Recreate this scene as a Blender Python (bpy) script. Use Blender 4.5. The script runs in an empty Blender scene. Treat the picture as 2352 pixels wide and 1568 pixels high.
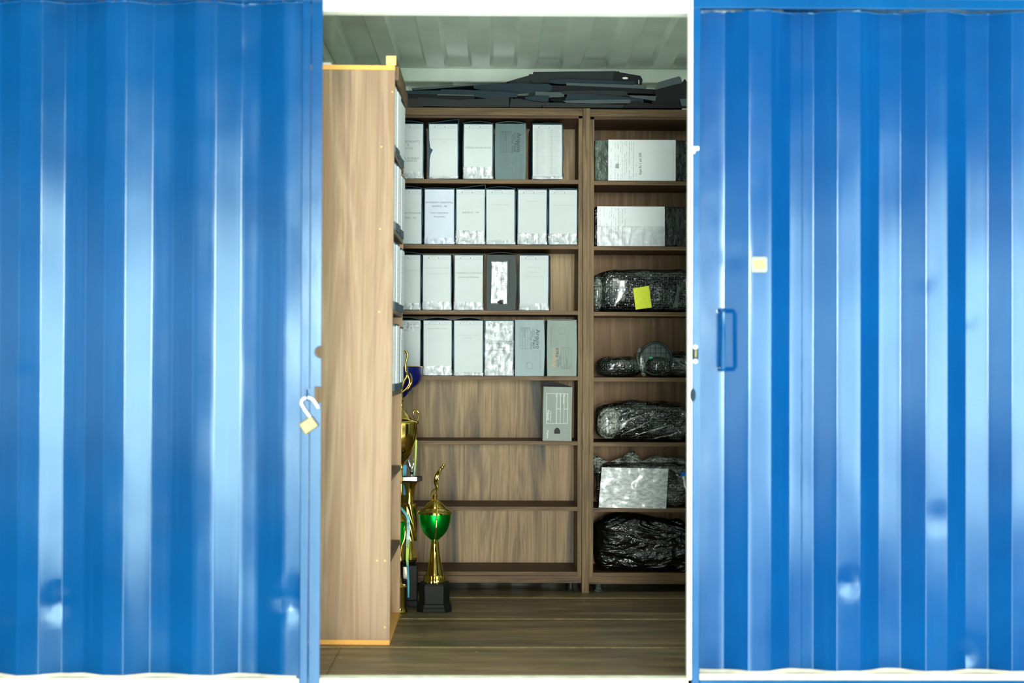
import bpy, math, random
from mathutils import Vector, Matrix, noise
PI = math.pi
S = bpy.context.scene
COL = S.collection
# ------------------------------------------------------------------ camera
FPX = 3880.0; W, H = 2352, 1568
CAMLOC = Vector((0.0, -5.4, 1.009))
cam_d = bpy.data.cameras.new('camera'); cam = bpy.data.objects.new('camera', cam_d); COL.objects.link(cam)
cam_d.sensor_width = 36.0; cam_d.lens = FPX / W * 36.0
cam_d.clip_start = 0.05; cam_d.clip_end = 200
CM = Matrix.Rotation(-0.0119, 4, 'Z') @ Matrix.Rotation(PI/2 + 0.0119, 4, 'X') @ Matrix.Rotation(0.0035, 4, 'Z')
cam.matrix_world = Matrix.Translation(CAMLOC) @ CM
cam_d.dof.use_dof = True; cam_d.dof.focus_distance = 7.38; cam_d.dof.aperture_fstop = 2.0
S.camera = cam
R3 = CM.to_3x3()
def at(px, py, y):
    """the point of the vertical plane Y=y that the photo shows at pixel (px, py)"""
    d = R3 @ Vector(((px - W/2) / FPX, -(py - H/2) / FPX, -1.0))
    return CAMLOC + d * ((y - CAMLOC.y) / d.y)
def sc(y): return FPX / (y + 5.4)          # pixels per metre at depth y
# ------------------------------------------------------------------ colour management
S.view_settings.view_transform = 'Standard'; S.view_settings.look = 'None'
S.view_settings.gamma = 1.0; S.view_settings.exposure = 0.0; S.view_settings.use_curve_mapping = False
# ------------------------------------------------------------------ world: open yard with a bright horizon to the right, plus an added fill patch ahead
wd = bpy.data.worlds.new('world'); S.world = wd; wd.use_nodes = True
nt = wd.node_tree; nt.nodes.clear()
def wm(op, a, b=None, c=None, clamp=False):
    n = nt.nodes.new('ShaderNodeMath'); n.operation = op; n.use_clamp = clamp
    for i, v in enumerate((a, b, c)):
        if v is None: continue
        if isinstance(v, (int, float)): n.inputs[i].default_value = v
        else: nt.links.new(v, n.inputs[i])
    return n.outputs[0]
def wstep(v, a, b):
    n = nt.nodes.new('ShaderNodeMapRange'); n.interpolation_type = 'SMOOTHSTEP'
    nt.links.new(v, n.inputs[0]); n.inputs[1].default_value = a; n.inputs[2].default_value = b
    return n.outputs[0]
tc = nt.nodes.new('ShaderNodeTexCoord'); sp = nt.nodes.new('ShaderNodeSeparateXYZ'); nt.links.new(tc.outputs['Generated'], sp.inputs[0])
az = wm('ARCTAN2', sp.outputs[0], wm('MULTIPLY', sp.outputs[1], -1.0))
el = wm('ARCSINE', sp.outputs[2])
nz = nt.nodes.new('ShaderNodeTexNoise'); nz.inputs['Scale'].default_value = 7.0; nt.links.new(tc.outputs['Generated'], nz.inputs['Vector'])
elw = wm('ADD', el, wm('MULTIPLY', wm('SUBTRACT', nz.outputs[0], 0.5), 0.10))
band = wm('MULTIPLY', wstep(elw, -0.15, -0.05), wm('SUBTRACT', 1.0, wstep(elw, 0.03, 0.125)))
azr = wm('MULTIPLY', wstep(az, 0.03, 0.30), wm('SUBTRACT', 1.0, wstep(az, 0.88, 1.02)))
azl = wm('SUBTRACT', 1.0, wstep(az, 0.95, 1.1))
azk = wm('MULTIPLY', wstep(az, -1.05, -0.85), wm('SUBTRACT', 1.0, wstep(az, -0.7, -0.5)))
fill_lobe = wm('MULTIPLY', wm('MULTIPLY', wstep(az, -0.13, -0.09), wm('SUBTRACT', 1.0, wstep(az, 0.08, 0.12))), wm('MULTIPLY', wstep(el, -0.50, -0.38), wm('SUBTRACT', 1.0, wstep(el, 0.06, 0.10))))  # bright patch added facing the doorway to light the interior and back rail
band2 = wm('MULTIPLY', wstep(elw, -0.10, -0.01), wm('SUBTRACT', 1.0, wstep(elw, 0.03, 0.13)))
rad = wm('ADD', wm('MULTIPLY', band, wm('MULTIPLY', azr, 15.0)), wm('MULTIPLY', band2, wm('ADD', wm('MULTIPLY', azl, 1.5), wm('MULTIPLY', azk, 3.0))))
sky = wm('MULTIPLY', wstep(el, 0.18, 0.60), 2.3)
gnd = wm('MULTIPLY', wm('SUBTRACT', 1.0, wstep(el, -0.50, -0.17)), 3.0)
tot = wm('ADD', wm('ADD', wm('ADD', rad, sky), gnd), wm('ADD', wm('MULTIPLY', fill_lobe, 14.0), 0.12))
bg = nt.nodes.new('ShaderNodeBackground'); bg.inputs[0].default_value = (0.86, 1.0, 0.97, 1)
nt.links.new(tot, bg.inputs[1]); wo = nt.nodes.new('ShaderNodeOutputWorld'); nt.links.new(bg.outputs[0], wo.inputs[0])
# low hazy sun, straight onto the open doorway
sd = bpy.data.lights.new('sun', 'SUN'); sun = bpy.data.objects.new('sun', sd); COL.objects.link(sun)
sd.energy = 1.45; sd.angle = math.radians(9); sd.color = (1.0, 0.985, 0.93)
saz, sel = math.radians(0.0), math.radians(2.5)
tow = Vector((math.sin(saz)*math.cos(sel), -math.cos(saz)*math.cos(sel), math.sin(sel)))
sun.rotation_euler = tow.to_track_quat('Z', 'Y').to_euler(); sun.location = (0, -9, 4)

# ================================================================== helpers
def L(c):
    return tuple(((v/255)/12.92 if v/255 <= 0.04045 else ((v/255+0.055)/1.055)**2.4) for v in c) + (1.0,)
MATS = {}
class NT:
    def __init__(s, name):
        s.m = bpy.data.materials.new(name); s.m.use_nodes = True; s.t = s.m.node_tree
        s.p = s.t.nodes['Principled BSDF']; MATS[name] = s.m
    def n(s, typ, **kw):
        nd = s.t.nodes.new(typ)
        for k, v in kw.items():
            if k in nd.inputs: nd.inputs[k].default_value = v
            else: setattr(nd, k, v)
        return nd
    def l(s, a, b): s.t.links.new(a, b)
    def coord(s, scale=(1, 1, 1), kind='Object', rot=(0, 0, 0)):
        t = s.n('ShaderNodeTexCoord'); m = s.n('ShaderNodeMapping'); m.inputs['Scale'].default_value = scale; m.inputs['Rotation'].default_value = rot
        s.l(t.outputs[kind], m.inputs['Vector']); return m.outputs[0]
    def noise(s, vec, scale, detail=3, rough=0.5, dist=0.0):
        nd = s.n('ShaderNodeTexNoise'); nd.inputs['Scale'].default_value = scale; nd.inputs['Detail'].default_value = detail
        nd.inputs['Roughness'].default_value = rough; nd.inputs['Distortion'].default_value = dist; s.l(vec, nd.inputs['Vector']); return nd.outputs[0]
    def ramp(s, fac, stops):
        r = s.n('ShaderNodeValToRGB'); e = r.color_ramp.elements
        while len(e) < len(stops): e.new(0.5)
        for i, (p, c) in enumerate(stops): e[i].position = p; e[i].color = c
        s.l(fac, r.inputs[0]); return r.outputs[0]
    def mix(s, fac, a, b, blend='MIX'):
        m = s.n('ShaderNodeMix'); m.data_type = 'RGBA'; m.blend_type = blend
        for i, v in ((0, fac), (6, a), (7, b)):
            if isinstance(v, (int, float, tuple)): m.inputs[i].default_value = v
            else: s.l(v, m.inputs[i])
        return m.outputs[2]
    def bump(s, h, strength, dist, nrm=None):
        b = s.n('ShaderNodeBump'); b.inputs['Strength'].default_value = strength; b.inputs['Distance'].default_value = dist
        s.l(h, b.inputs['Height'])
        if nrm is not None: s.l(nrm, b.inputs['Normal'])
        return b.outputs[0]
    def set(s, color=None, rough=None, metal=None, spec=None, normal=None, coat=None):
        p = s.p
        if color is not None:
            if isinstance(color, tuple): p.inputs['Base Color'].default_value = color
            else: s.l(color, p.inputs['Base Color'])
        if rough is not None:
            if isinstance(rough, (int, float)): p.inputs['Roughness'].default_value = rough
            else: s.l(rough, p.inputs['Roughness'])
        if metal is not None: p.inputs['Metallic'].default_value = metal
        if spec is not None: p.inputs['Specular IOR Level'].default_value = spec
        if coat is not None: p.inputs['Coat Weight'].default_value = coat; p.inputs['Coat Roughness'].default_value = 0.12
        if normal is not None: s.l(normal, p.inputs['Normal'])
        return s.m
def plain(name, rgb, rough=0.6, metal=0.0, spec=0.3, var=0.0, scale=12.0):
    a = NT(name)
    c = L(rgb)
    f = a.noise(a.coord(), scale, 4)
    lo = tuple(v*(1-var) for v in c[:3]) + (1,); hi = tuple(min(1, v*(1+var)) for v in c[:3]) + (1,)
    return a.set(a.ramp(f, [(0.3, lo), (0.7, hi)]), rough, metal, spec)

# blue glossy container paint
def paint(name, c0, c1):
    a = NT(name); v = a.coord()
    f = a.noise(v, 2.2, 5, 0.6)
    col = a.ramp(f, [(0.3, L(c0)), (0.7, L(c1))])
    st = a.noise(a.coord((14, 14, 0.5)), 3.0, 3)
    col = a.mix(a.ramp(st, [(0.55, (0, 0, 0, 1)), (0.75, (.18, .18, .18, 1))]), col, L((20, 90, 140)))
    rg = a.ramp(a.noise(v, 5, 4), [(.3, (.10,)*3+(1,)), (.7, (.15,)*3+(1,))])
    b = a.bump(a.noise(a.coord((1, 1, 0.35)), 9, 3), 0.06, 0.004)
    a.p.inputs['Specular Tint'].default_value = (.70, .93, 1, 1)
    return a.set(col, rg, 0, 0.55, b)
blue = paint('blue_paint', (0, 60, 114), (0, 70, 126))
blue_l = paint('blue_paint_teal', (0, 58, 104), (0, 68, 118))
blue_f = paint('blue_frame_paint', (0, 66, 116), (0, 78, 130))
def whitep(name, rgb, rough=0.22):
    a = NT(name); f = a.noise(a.coord(), 3, 5, .6)
    c = L(rgb); d = tuple(x*.86 for x in c[:3])+(1,)
    b = a.bump(a.noise(a.coord(), 30, 3), 0.08, 0.003)
    return a.set(a.ramp(f, [(.35, d), (.65, c)]), rough, 0, .6, b)
white_in = whitep('white_interior_paint', (222, 236, 216))
white_trim = whitep('white_trim_paint', (246, 248, 232), .35)
cream = plain('cream_sealant', (196, 188, 166), .7, var=.12, scale=30)
weld = plain('weld_bead_paint', (120, 190, 220), .3, 0, .8, var=.3, scale=60)

def wood(name, cols, grain='z', scale=1.0, rough=.55, fine=.35, spec=.25, seed=0.0):
    """laminate with long streaks along one axis"""
    a = NT(name)
    k = {'x': (0.22, 3.2, 3.2), 'y': (3.2, 0.22, 3.2), 'z': (3.2, 3.2, 0.22)}[grain]
    t = a.n('ShaderNodeTexCoord'); m = a.n('ShaderNodeMapping'); m.inputs['Scale'].default_value = tuple(x*scale for x in k); m.inputs['Location'].default_value = (seed, seed*1.7, seed*.6)
    a.l(t.outputs['Object'], m.inputs[0])
    f = a.noise(m.outputs[0], 2.6, 4, .55, 0.9)
    col = a.ramp(f, [(0.28, L(cols[0])), (0.42, L(cols[1])), (0.52, L(cols[2])), (0.60, L(cols[1])), (0.72, L(cols[3]))])
    k2 = {'x': (1.2, 60, 60), 'y': (60, 1.2, 60), 'z': (60, 60, 1.2)}[grain]
    g = a.noise(a.coord(k2), 3.0, 3, .6)
    col = a.mix(fine, col, a.ramp(g, [(.35, (.25, .25, .25, 1)), (.65, (1, 1, 1, 1))]), 'MULTIPLY')
    # cathedral rings
    wv = a.n('ShaderNodeTexWave'); wv.wave_type = 'BANDS'; wv.bands_direction = 'X' if grain != 'x' else 'Z'
    wv.inputs['Scale'].default_value = 1.6; wv.inputs['Distortion'].default_value = 7.0; wv.inputs['Detail'].default_value = 2.0; wv.inputs['Detail Scale'].default_value = .8
    a.l(m.outputs[0], wv.inputs['Vector'])
    col = a.mix(a.ramp(wv.outputs['Fac'], [(.0, (.25, .25, .25, 1)), (.18, (0, 0, 0, 1))]), col, L(cols[0]))
    return a.set(col, rough, 0, spec, a.bump(g, .15, .0006))
WA = [(84, 86, 82), (144, 122, 92), (178, 152, 112), (162, 130, 88)]
wood_back = wood('walnut_laminate_back', WA, 'z', 1.5)
wood_backb = wood('walnut_laminate_back_dark', [(84, 74, 60), (126, 98, 66), (146, 116, 80), (140, 106, 70)], 'z', 1.5, seed=3)
wood_h = wood('walnut_edge_horizontal', [(70, 54, 38), (112, 88, 58), (128, 102, 68), (104, 80, 52)], 'x', 4.0, fine=.6)
wood_v = wood('walnut_edge_vertical', [(80, 64, 46), (122, 98, 66), (138, 112, 76), (114, 88, 60)], 'z', 4.0, fine=.6)
wood_in = wood('walnut_inner_board', [(60, 44, 32), (92, 66, 46), (104, 76, 52), (86, 62, 42)], 'x', 2.0)
wood_side = wood('light_walnut_side', [(96, 90, 80), (154, 124, 96), (172, 144, 114), (156, 118, 86)], 'z', 1.15, fine=.18, seed=7.3)
wood_sidein = wood('light_walnut_inner', [(150, 118, 88), (196, 158, 120), (206, 168, 130), (190, 146, 108)], 'z', 1.4, fine=.25, seed=2.1)
wood_shelf = wood('walnut_shelf_top', [(84, 70, 56), (112, 92, 74), (122, 102, 82), (106, 86, 68)], 'y', 2.0)
mdf = plain('raw_orange_board_edge', (244, 176, 92), .8, var=.08, scale=120)
mdf2 = plain('raw_pale_board_edge', (250, 206, 128), .8, var=.06, scale=120)
# plywood floor
a = NT('floor_plywood'); v = a.coord((0.6, 3.5, 1))
c = a.ramp(a.noise(v, 2.4, 6, .65, .4), [(.3, L((70, 57, 40))), (.5, L((112, 92, 64))), (.7, L((154, 126, 86)))])
c = a.mix(a.ramp(a.noise(a.coord((1, 2, 1)), 5, 5, .7), [(.52, (0, 0, 0, 1)), (.66, (.5, .5, .5, 1))]), c, L((112, 112, 86)))
c = a.mix(a.ramp(a.noise(a.coord((3, 9, 1)), 9, 3, .7), [(.66, (0, 0, 0, 1)), (.72, (.7, .7, .7, 1))]), c, L((158, 148, 112)))
ply = a.set(c, a.ramp(a.noise(v, 6, 4), [(.3, (.32,)*3+(1,)), (.7, (.55,)*3+(1,))]), 0, .4, a.bump(a.noise(a.coord((2, 30, 1)), 6, 3), .2, .001))
gapm = plain('floor_gap_dust', (164, 144, 96), .9, var=.4, scale=40)
gapd = plain('floor_gap_dark', (34, 27, 20), .9)
screwm = plain('screw_head', (150, 140, 104), .5, .3, var=.1)
# archive box plastics
def corr(name, rgb, rough=.5, spec=.25):
    a = NT(name); st = a.noise(a.coord((150, 150, 1.0)), 1.4, 2)
    c = L(rgb)
    col = a.ramp(a.noise(a.coord((6, 6, .6)), 2, 3), [(.3, tuple(x*.82 for x in c[:3])+(1,)), (.7, tuple(min(1, x*1.15) for x in c[:3])+(1,))])
    return a.set(col, rough, 0, spec, a.bump(st, .15, .0007))
box_navy = corr('corrugated_plastic_navy', (36, 66, 78))
box_teal = corr('corrugated_plastic_teal_grey', (88, 110, 110), .5)
box_pale = corr('corrugated_plastic_pale_grey', (134, 148, 140), .5)
box_silver = corr('corrugated_plastic_blue_grey', (128, 150, 150), .42, .3)
box_dark = corr('corrugated_plastic_charcoal', (40, 52, 50), .5)
box_dusty = corr('corrugated_plastic_dusty_grey', (140, 150, 140), .5)
BOX = {'navy': box_navy, 'teal': box_teal, 'pale': box_pale, 'silver': box_silver, 'dark': box_dark, 'dusty': box_dusty}
def paperm(name, rgb):
    a = NT(name); c = L(rgb)
    col = a.ramp(a.noise(a.coord(), 9, 4), [(.3, tuple(x*.94 for x in c[:3])+(1,)), (.7, c)])
    return a.set(col, .8, 0, .1, a.bump(a.noise(a.coord(), 14, 2), .12, .004))
paper = paperm('label_paper', (200, 207, 206))
paper_b = paperm('label_paper_bluish', (198, 208, 218))
paper_w = paperm('white_paper', (236, 240, 240)); paper_x = paperm('bright_paper', (252, 254, 254))
ink = plain('black_ink', (62, 66, 72), .7)
inkg = plain('grey_ink', (120, 124, 128), .7)
inkl = plain('faint_ink', (168, 172, 172), .7)
inkgold = plain('faded_gold_ink', (188, 160, 104), .6)
inkw = plain('white_ink', (236, 244, 240), .6)
inkd = plain('dark_print_ink', (44, 54, 54), .6)
# clear wrinkled tape
a = NT('clear_tape'); v = a.coord()
h = a.noise(a.coord((1, 1, .6)), 55, 4, .65, 1.0)
bs = a.bump(h, .85, .010)
mixsh = a.n('ShaderNodeMixShader'); tr = a.n('ShaderNodeBsdfTransparent'); gl = a.n('ShaderNodeBsdfGlossy'); gl.inputs['Roughness'].default_value = .10
gl.inputs['Color'].default_value = (1, 1, 1, 1)
a.l(bs, gl.inputs['Normal']); fr = a.n('ShaderNodeFresnel'); fr.inputs['IOR'].default_value = 2.0; a.l(bs, fr.inputs['Normal'])
a.l(fr.outputs[0], mixsh.inputs[0]); a.l(tr.outputs[0], mixsh.inputs[1]); a.l(gl.outputs[0], mixsh.inputs[2])
a.l(mixsh.outputs[0], a.t.nodes['Material Output'].inputs[0]); tape = a.m
# black sheets on top
sh_black = corr('black_plastic_sheet', (10, 12, 13), .6, .25)
sh_char = corr('charcoal_plastic_sheet', (38, 41, 39), .6, .25)
sh_blue = corr('slate_plastic_sheet', (26, 46, 54), .6, .25)
sh_light = corr('grey_plastic_sheet', (74, 86, 86), .6, .3)
SH = {'k': sh_black, 'c': sh_char, 'b': sh_blue, 'l': sh_light}
# bubble wrap, wrapped over dark gear
def bubble(name, dark, light, s=95.0, lo=.5, hi=.72):
    a = NT(name); v = a.coord()
    vo = a.n('ShaderNodeTexVoronoi'); vo.inputs['Scale'].default_value = s; vo.inputs['Randomness'].default_value = .45; a.l(v, vo.inputs['Vector'])
    mr = a.n('ShaderNodeMapRange'); mr.interpolation_type = 'SMOOTHERSTEP'; a.l(vo.outputs['Distance'], mr.inputs[0]); mr.inputs[1].default_value = .62; mr.inputs[2].default_value = .0
    wr = a.noise(a.coord((1, 1, 1.6), rot=(0, .6, 0)), 20, 3, .55, 1.0)
    b = a.bump(mr.outputs[0], 1.0, .0065); b = a.bump(wr, .7, .018, b)
    f = a.mix(.22, a.noise(v, 11, 3, .6), a.noise(v, 70, 2, .6))
    col = a.ramp(f, [(lo, L(dark)), (hi, L(light))])
    return a.set(col, .13, 0, 1.0, b, coat=.8)
bub1 = bubble('bubble_wrap_black', (9, 13, 13), (86, 94, 90), 100, .50, .74)
bub2 = bubble('bubble_wrap_grey', (24, 28, 24), (96, 102, 92), 95, .48, .70)
bub3 = bubble('bubble_wrap_pale', (60, 66, 58), (176, 184, 170), 85, .42, .62)
a = NT('black_stretch_film'); wr = a.noise(a.coord((1, 1, .25)), 60, 3, .6, .5)
film_b = a.set(L((8, 10, 9)), .22, 0, .5, a.bump(wr, .9, .02))
a = NT('clear_stretch_film'); wr = a.noise(a.coord((1, 1, .3)), 50, 3, .6, .5)
film_c = a.set(a.ramp(wr, [(.4, L((56, 68, 60))), (.7, L((96, 110, 98)))]), .3, 0, .35, a.bump(wr, .9, .02))
a = NT('bin_bag_plastic'); v = a.coord((1, 1, 2.2), rot=(0, .45, 0))
w1 = a.noise(v, 6.5, 2, .5, .9); w2 = a.noise(a.coord((1.2, 1, 2.4), rot=(0, .5, 0)), 17, 2, .5, .8)
b = a.bump(w1, .9, .07); b = a.bump(w2, .6, .018, b)
bagm = a.set(L((7, 9, 8)), .23, 0, .75, b)
yel = plain('yellow_note', (222, 232, 30), .45, var=.06, scale=60)
note_w = plain('paper_under_bubble_wrap', (196, 204, 200), .3, 0, .8, var=.12, scale=50)
greendot = plain('green_knob', (30, 170, 80), .3)
grill = plain('black_plastic_grille', (34, 42, 42), .4)
grillb = plain('grey_grille_backing', (84, 98, 94), .5, var=.2, scale=60)
bluetag = plain('blue_tag', (30, 110, 200), .4)
# metals
def metal(name, rgb, rough):
    a = NT(name); return a.set(L(rgb), rough, 1.0, .5, a.bump(a.noise(a.coord(), 40, 2), .05, .002))
gold = metal('polished_gold', (226, 192, 96), .12)
silver = metal('polished_silver', (226, 222, 216), .12)
green = metal('green_anodised_cup', (14, 214, 70), .3)
navyc = plain('navy_blue_cup', (10, 22, 100), .22, .2, .6)
a = NT('black_marble_plastic'); blackb = a.set(L((12, 15, 12)), .55, 0, .2)
brass = plain('brass', (132, 120, 76), .35, .35, .5, var=.05)
steel = plain('bright_steel', (232, 232, 236), .2, .5, .8)
darkm = plain('dark_recess', (20, 40, 52), .7)
conc = plain('yard_concrete', (92, 100, 96), .85, var=.25, scale=2)
plate_m = plain('cream_number_plate', (150, 156, 140), .5)
plate_y = plain('pale_yellow_paint', (236, 216, 70), .5)
def ribbon_mat(name, stops):
    a = NT(name); t = a.n('ShaderNodeTexCoord'); s2 = a.n('ShaderNodeSeparateXYZ'); a.l(t.outputs['Generated'], s2.inputs[0])
    return a.set(a.ramp(s2.outputs[2], stops), .4, 0, .5)
rib1 = ribbon_mat('printed_ribbon', [(0, L((70, 170, 190))), (.12, L((90, 180, 185))), (.33, L((0, 110, 140))), (.42, L((170, 210, 30))), (.55, L((176, 214, 60))), (.64, L((214, 236, 226))), (.8, L((140, 210, 220))), (.97, L((20, 150, 170)))])
rib2 = ribbon_mat('lime_ribbon', [(0, L((140, 220, 230))), (.4, L((196, 214, 90))), (1, L((200, 220, 110)))])
rib3 = ribbon_mat('cyan_ribbon', [(0, L((40, 150, 200))), (1, L((60, 180, 220)))])

# ------------------------------------------------------------------ mesh builder
_tc = {}
def textgeo(s):
    if s in _tc: return _tc[s]
    cu = bpy.data.curves.new('t', 'FONT'); cu.body = s; cu.size = 1.0; cu.resolution_u = 2; cu.align_x = 'CENTER'; cu.align_y = 'CENTER'
    o = bpy.data.objects.new('t', cu); COL.objects.link(o)
    dg = bpy.context.evaluated_depsgraph_get(); dg.update()
    m = o.evaluated_get(dg).to_mesh()
    vs = [(v.co.x, v.co.y) for v in m.vertices]; fs = [tuple(p.vertices) for p in m.polygons]
    o.evaluated_get(dg).to_mesh_clear(); bpy.data.objects.remove(o); bpy.data.curves.remove(cu)
    if vs:
        x0, x1 = min(v[0] for v in vs), max(v[0] for v in vs); y0, y1 = min(v[1] for v in vs), max(v[1] for v in vs)
        vs = [(x-(x0+x1)/2, y-(y0+y1)/2) for x, y in vs]; wd_ = x1-x0; ht = y1-y0
    else: wd_ = ht = 1
    _tc[s] = (vs, fs, wd_, ht); return _tc[s]
class MB:
    def __init__(s): s.v = []; s.f = []; s.m = []
    def add(s, vs, fs, mi=0):
        o = len(s.v); s.v += [Vector(x) for x in vs]; s.f += [tuple(i+o for i in f) for f in fs]; s.m += [mi]*len(fs); return s
    def box(s, x0, x1, y0, y1, z0, z1, mi=0):
        vs = [(x, y, z) for z in (z0, z1) for y in (y0, y1) for x in (x0, x1)]
        return s.add(vs, [(0, 2, 3, 1), (4, 5, 7, 6), (0, 1, 5, 4), (2, 6, 7, 3), (0, 4, 6, 2), (1, 3, 7, 5)], mi)
    def prism(s, pts, y0, y1, mi=0):
        """polygon in XZ extruded along Y"""
        n = len(pts); vs = [(p[0], y0, p[1]) for p in pts]+[(p[0], y1, p[1]) for p in pts]
        fs = [tuple(range(n)), tuple(range(2*n-1, n-1, -1))]+[(i, i+n, (i+1) % n+n, (i+1) % n) for i in range(n)]
        return s.add(vs, fs, mi)
    def sheet(s, pts, y0, y1, t=.003, mi=0):
        """open polyline in XZ extruded along Y with thickness"""
        n = len(pts); vs = []
        for y in (y0, y1):
            for dz in (0, -t):
                vs += [(p[0], y, p[1]+dz) for p in pts]
        fs = []
        for i in range(n-1):
            fs += [(i, i+1, n+i+1, n+i), (2*n+i, 3*n+i, 3*n+i+1, 2*n+i+1), (i, 2*n+i, 2*n+i+1, i+1), (n+i, n+i+1, 3*n+i+1, 3*n+i)]
        fs += [(0, n, 3*n, 2*n), (n-1, 3*n-1, 4*n-1, 2*n-1)]
        return s.add(vs, fs, mi)
    def lathe(s, prof, c=(0, 0), n=32, mi=0, flute=None, caps=True):
        vs = []; fs = []
        for k, (r, z) in enumerate(prof):
            for i in range(n):
                a_ = 2*PI*i/n; rr = r
                if flute: rr = r*(1+flute[0]*math.cos(flute[1]*a_ + flute[2]*z))
                vs.append((c[0]+rr*math.cos(a_), c[1]+rr*math.sin(a_), z))
        for k in range(len(prof)-1):
            for i in range(n):
                j = (i+1) % n; fs.append((k*n+i, k*n+j, (k+1)*n+j, (k+1)*n+i))
        if caps: fs += [tuple(range(n-1, -1, -1)), tuple((len(prof)-1)*n+i for i in range(n))]
        return s.add(vs, fs, mi)
    def stube(s, pts, r, n=10, mi=0):
        P = [Vector(p) for p in pts]; rs = list(r) if isinstance(r, (list, tuple)) else [r]*len(P); op = []; orr = []
        for i in range(len(P)-1):
            a, b, c, d = P[max(i-1, 0)], P[i], P[i+1], P[min(i+2, len(P)-1)]
            for k in range(5):
                t = k/5; op.append(.5*((2*b)+(c-a)*t+(2*a-5*b+4*c-d)*t*t+(3*b-a-3*c+d)*t**3)); orr.append(rs[i]*(1-t)+rs[i+1]*t)
        op.append(P[-1]); orr.append(rs[-1]); return s.tube(op, orr, n, mi)
    def tube(s, pts, r, n=10, mi=0, flat=1.0):
        pts = [Vector(p) for p in pts]; rs = r if isinstance(r, (list, tuple)) else [r]*len(pts); vs = []; fs = []
        up = Vector((0.31, 0.77, 0.55))
        for k, p in enumerate(pts):
            d = (pts[min(k+1, len(pts)-1)]-pts[max(k-1, 0)]).normalized(); a_ = d.cross(up).normalized(); b_ = d.cross(a_)
            for i in range(n):
                t = 2*PI*i/n; vs.append(p+a_*math.cos(t)*rs[k]+b_*math.sin(t)*rs[k]*flat)
        for k in range(len(pts)-1):
            for i in range(n):
                j = (i+1) % n; fs.append((k*n+i, k*n+j, (k+1)*n+j, (k+1)*n+i))
        fs += [tuple(range(n-1, -1, -1)), tuple((len(pts)-1)*n+i for i in range(n))]
        return s.add(vs, fs, mi)
    def text(s, t, cx, cz, y, width=None, size=None, mi=1, rot=0.0, vs_=1.0):
        vs, fs, w_, h_ = textgeo(t); k = width/w_ if width else size
        cr, sr = math.cos(rot), math.sin(rot)
        return s.add([(cx+k*(x*cr-z*vs_*sr), y, cz+k*(x*sr+z*vs_*cr)) for x, z in vs], fs, mi)
    def rect(s, x0, x1, z0, z1, y, mi=1):
        return s.add([(x0, y, z0), (x1, y, z0), (x1, y, z1), (x0, y, z1)], [(0, 1, 2, 3)], mi)
    def build(s, name, mats, parent=None, origin=(0, 0, 0), smooth=False, angle=35, bevel=0):
        me = bpy.data.meshes.new(name); o3 = Vector(origin)
        me.from_pydata([v-o3 for v in s.v], [], s.f)
        if not isinstance(mats, (list, tuple)): mats = [mats]
        for m in mats: me.materials.append(m)
        me.polygons.foreach_set('material_index', [min(i, len(mats)-1) for i in s.m])
        if smooth:
            me.polygons.foreach_set('use_smooth', [True]*len(me.polygons))
            me.set_sharp_from_angle(angle=math.radians(angle))
        me.update(); o = bpy.data.objects.new(name, me); COL.objects.link(o)
        if parent: o.parent = parent
        else: o.location = o3
        if bevel:
            b = o.modifiers.new('bevel', 'BEVEL'); b.width = bevel; b.segments = 2; b.limit_method = 'ANGLE'
        return o
def tag(o, label=None, cat=None, group=None, kind=None):
    if label: o['label'] = label
    if cat: o['category'] = cat
    if group: o['group'] = group
    if kind: o['kind'] = kind
    return o
def thing(name, label, cat, loc=(0, 0, 0), group=None, rot=(0, 0, 0)):
    o = bpy.data.objects.new(name, None); COL.objects.link(o); o.location = loc; o.rotation_euler = rot; o.empty_display_size = .05
    return tag(o, label, cat, group)
def struct(o): o['kind'] = 'structure'; return o
rnd = random.Random(5)

# ================================================================== THE SETTING
YF = 0.0
XL = at(738, 800, YF).x; XR = at(1586, 800, YF).x
ZH = at(1130, 31, .04).z                     # header underside
# ---- corrugated sheets
def corrugated(name, bounds, zlo, zhi, mat, seam=None, dents=(), edge_y=None):
    """bounds: list of (x, y) profile corners in plan"""
    xs = []; rb_ = [bounds[0]]
    for a_, b_, c_ in zip(bounds[:-2], bounds[1:-1], bounds[2:]):
        p, q, w_ = Vector(a_), Vector(b_), Vector(c_); u, v = (p-q), (w_-q); ru = min(.0028, u.length*.3); rv = min(.0028, v.length*.3)
        u = q+u.normalized()*ru; v = q+v.normalized()*rv
        for k in range(5): t = k/4; e = u*(1-t)**2+q*2*t*(1-t)+v*t*t; rb_.append((e.x, e.y))
    rb_.append(bounds[-1]); bounds = rb_
    for (xa, ya), (xb, yb) in zip(bounds[:-1], bounds[1:]):
        for k in range(1 if abs(xb-xa) < .0035 else 4): kk_ = 1 if abs(xb-xa) < .0035 else 4; xs.append((xa+(xb-xa)*k/kk_, ya+(yb-ya)*k/kk_))
    xs.append(bounds[-1]); nz_ = 90; mb = MB(); vs = []
    for j in range(nz_+1):
        z = zlo+(zhi-zlo)*j/nz_
        for (x, y) in xs:
            yy = y + .0018*noise.noise(Vector((x*2.2, z*1.1, 3.3))) + .0012*noise.noise(Vector((x*7, z*4, 9.3)))
            for (dx, dz, r, dep) in dents:
                q = math.hypot((x-dx), (z-dz)*1.0)/r
                if q < 1: yy += dep*(1-q*q)**2*.35*(1+.5*noise.noise(Vector((x*38, z*38, 1))))
            vs.append((x, yy, z))
    n = len(xs)
    fs = [(j*n+i, j*n+i+1, (j+1)*n+i+1, (j+1)*n+i) for j in range(nz_) for i in range(n-1)]
    mb.add(vs, fs); return mb, n
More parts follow.
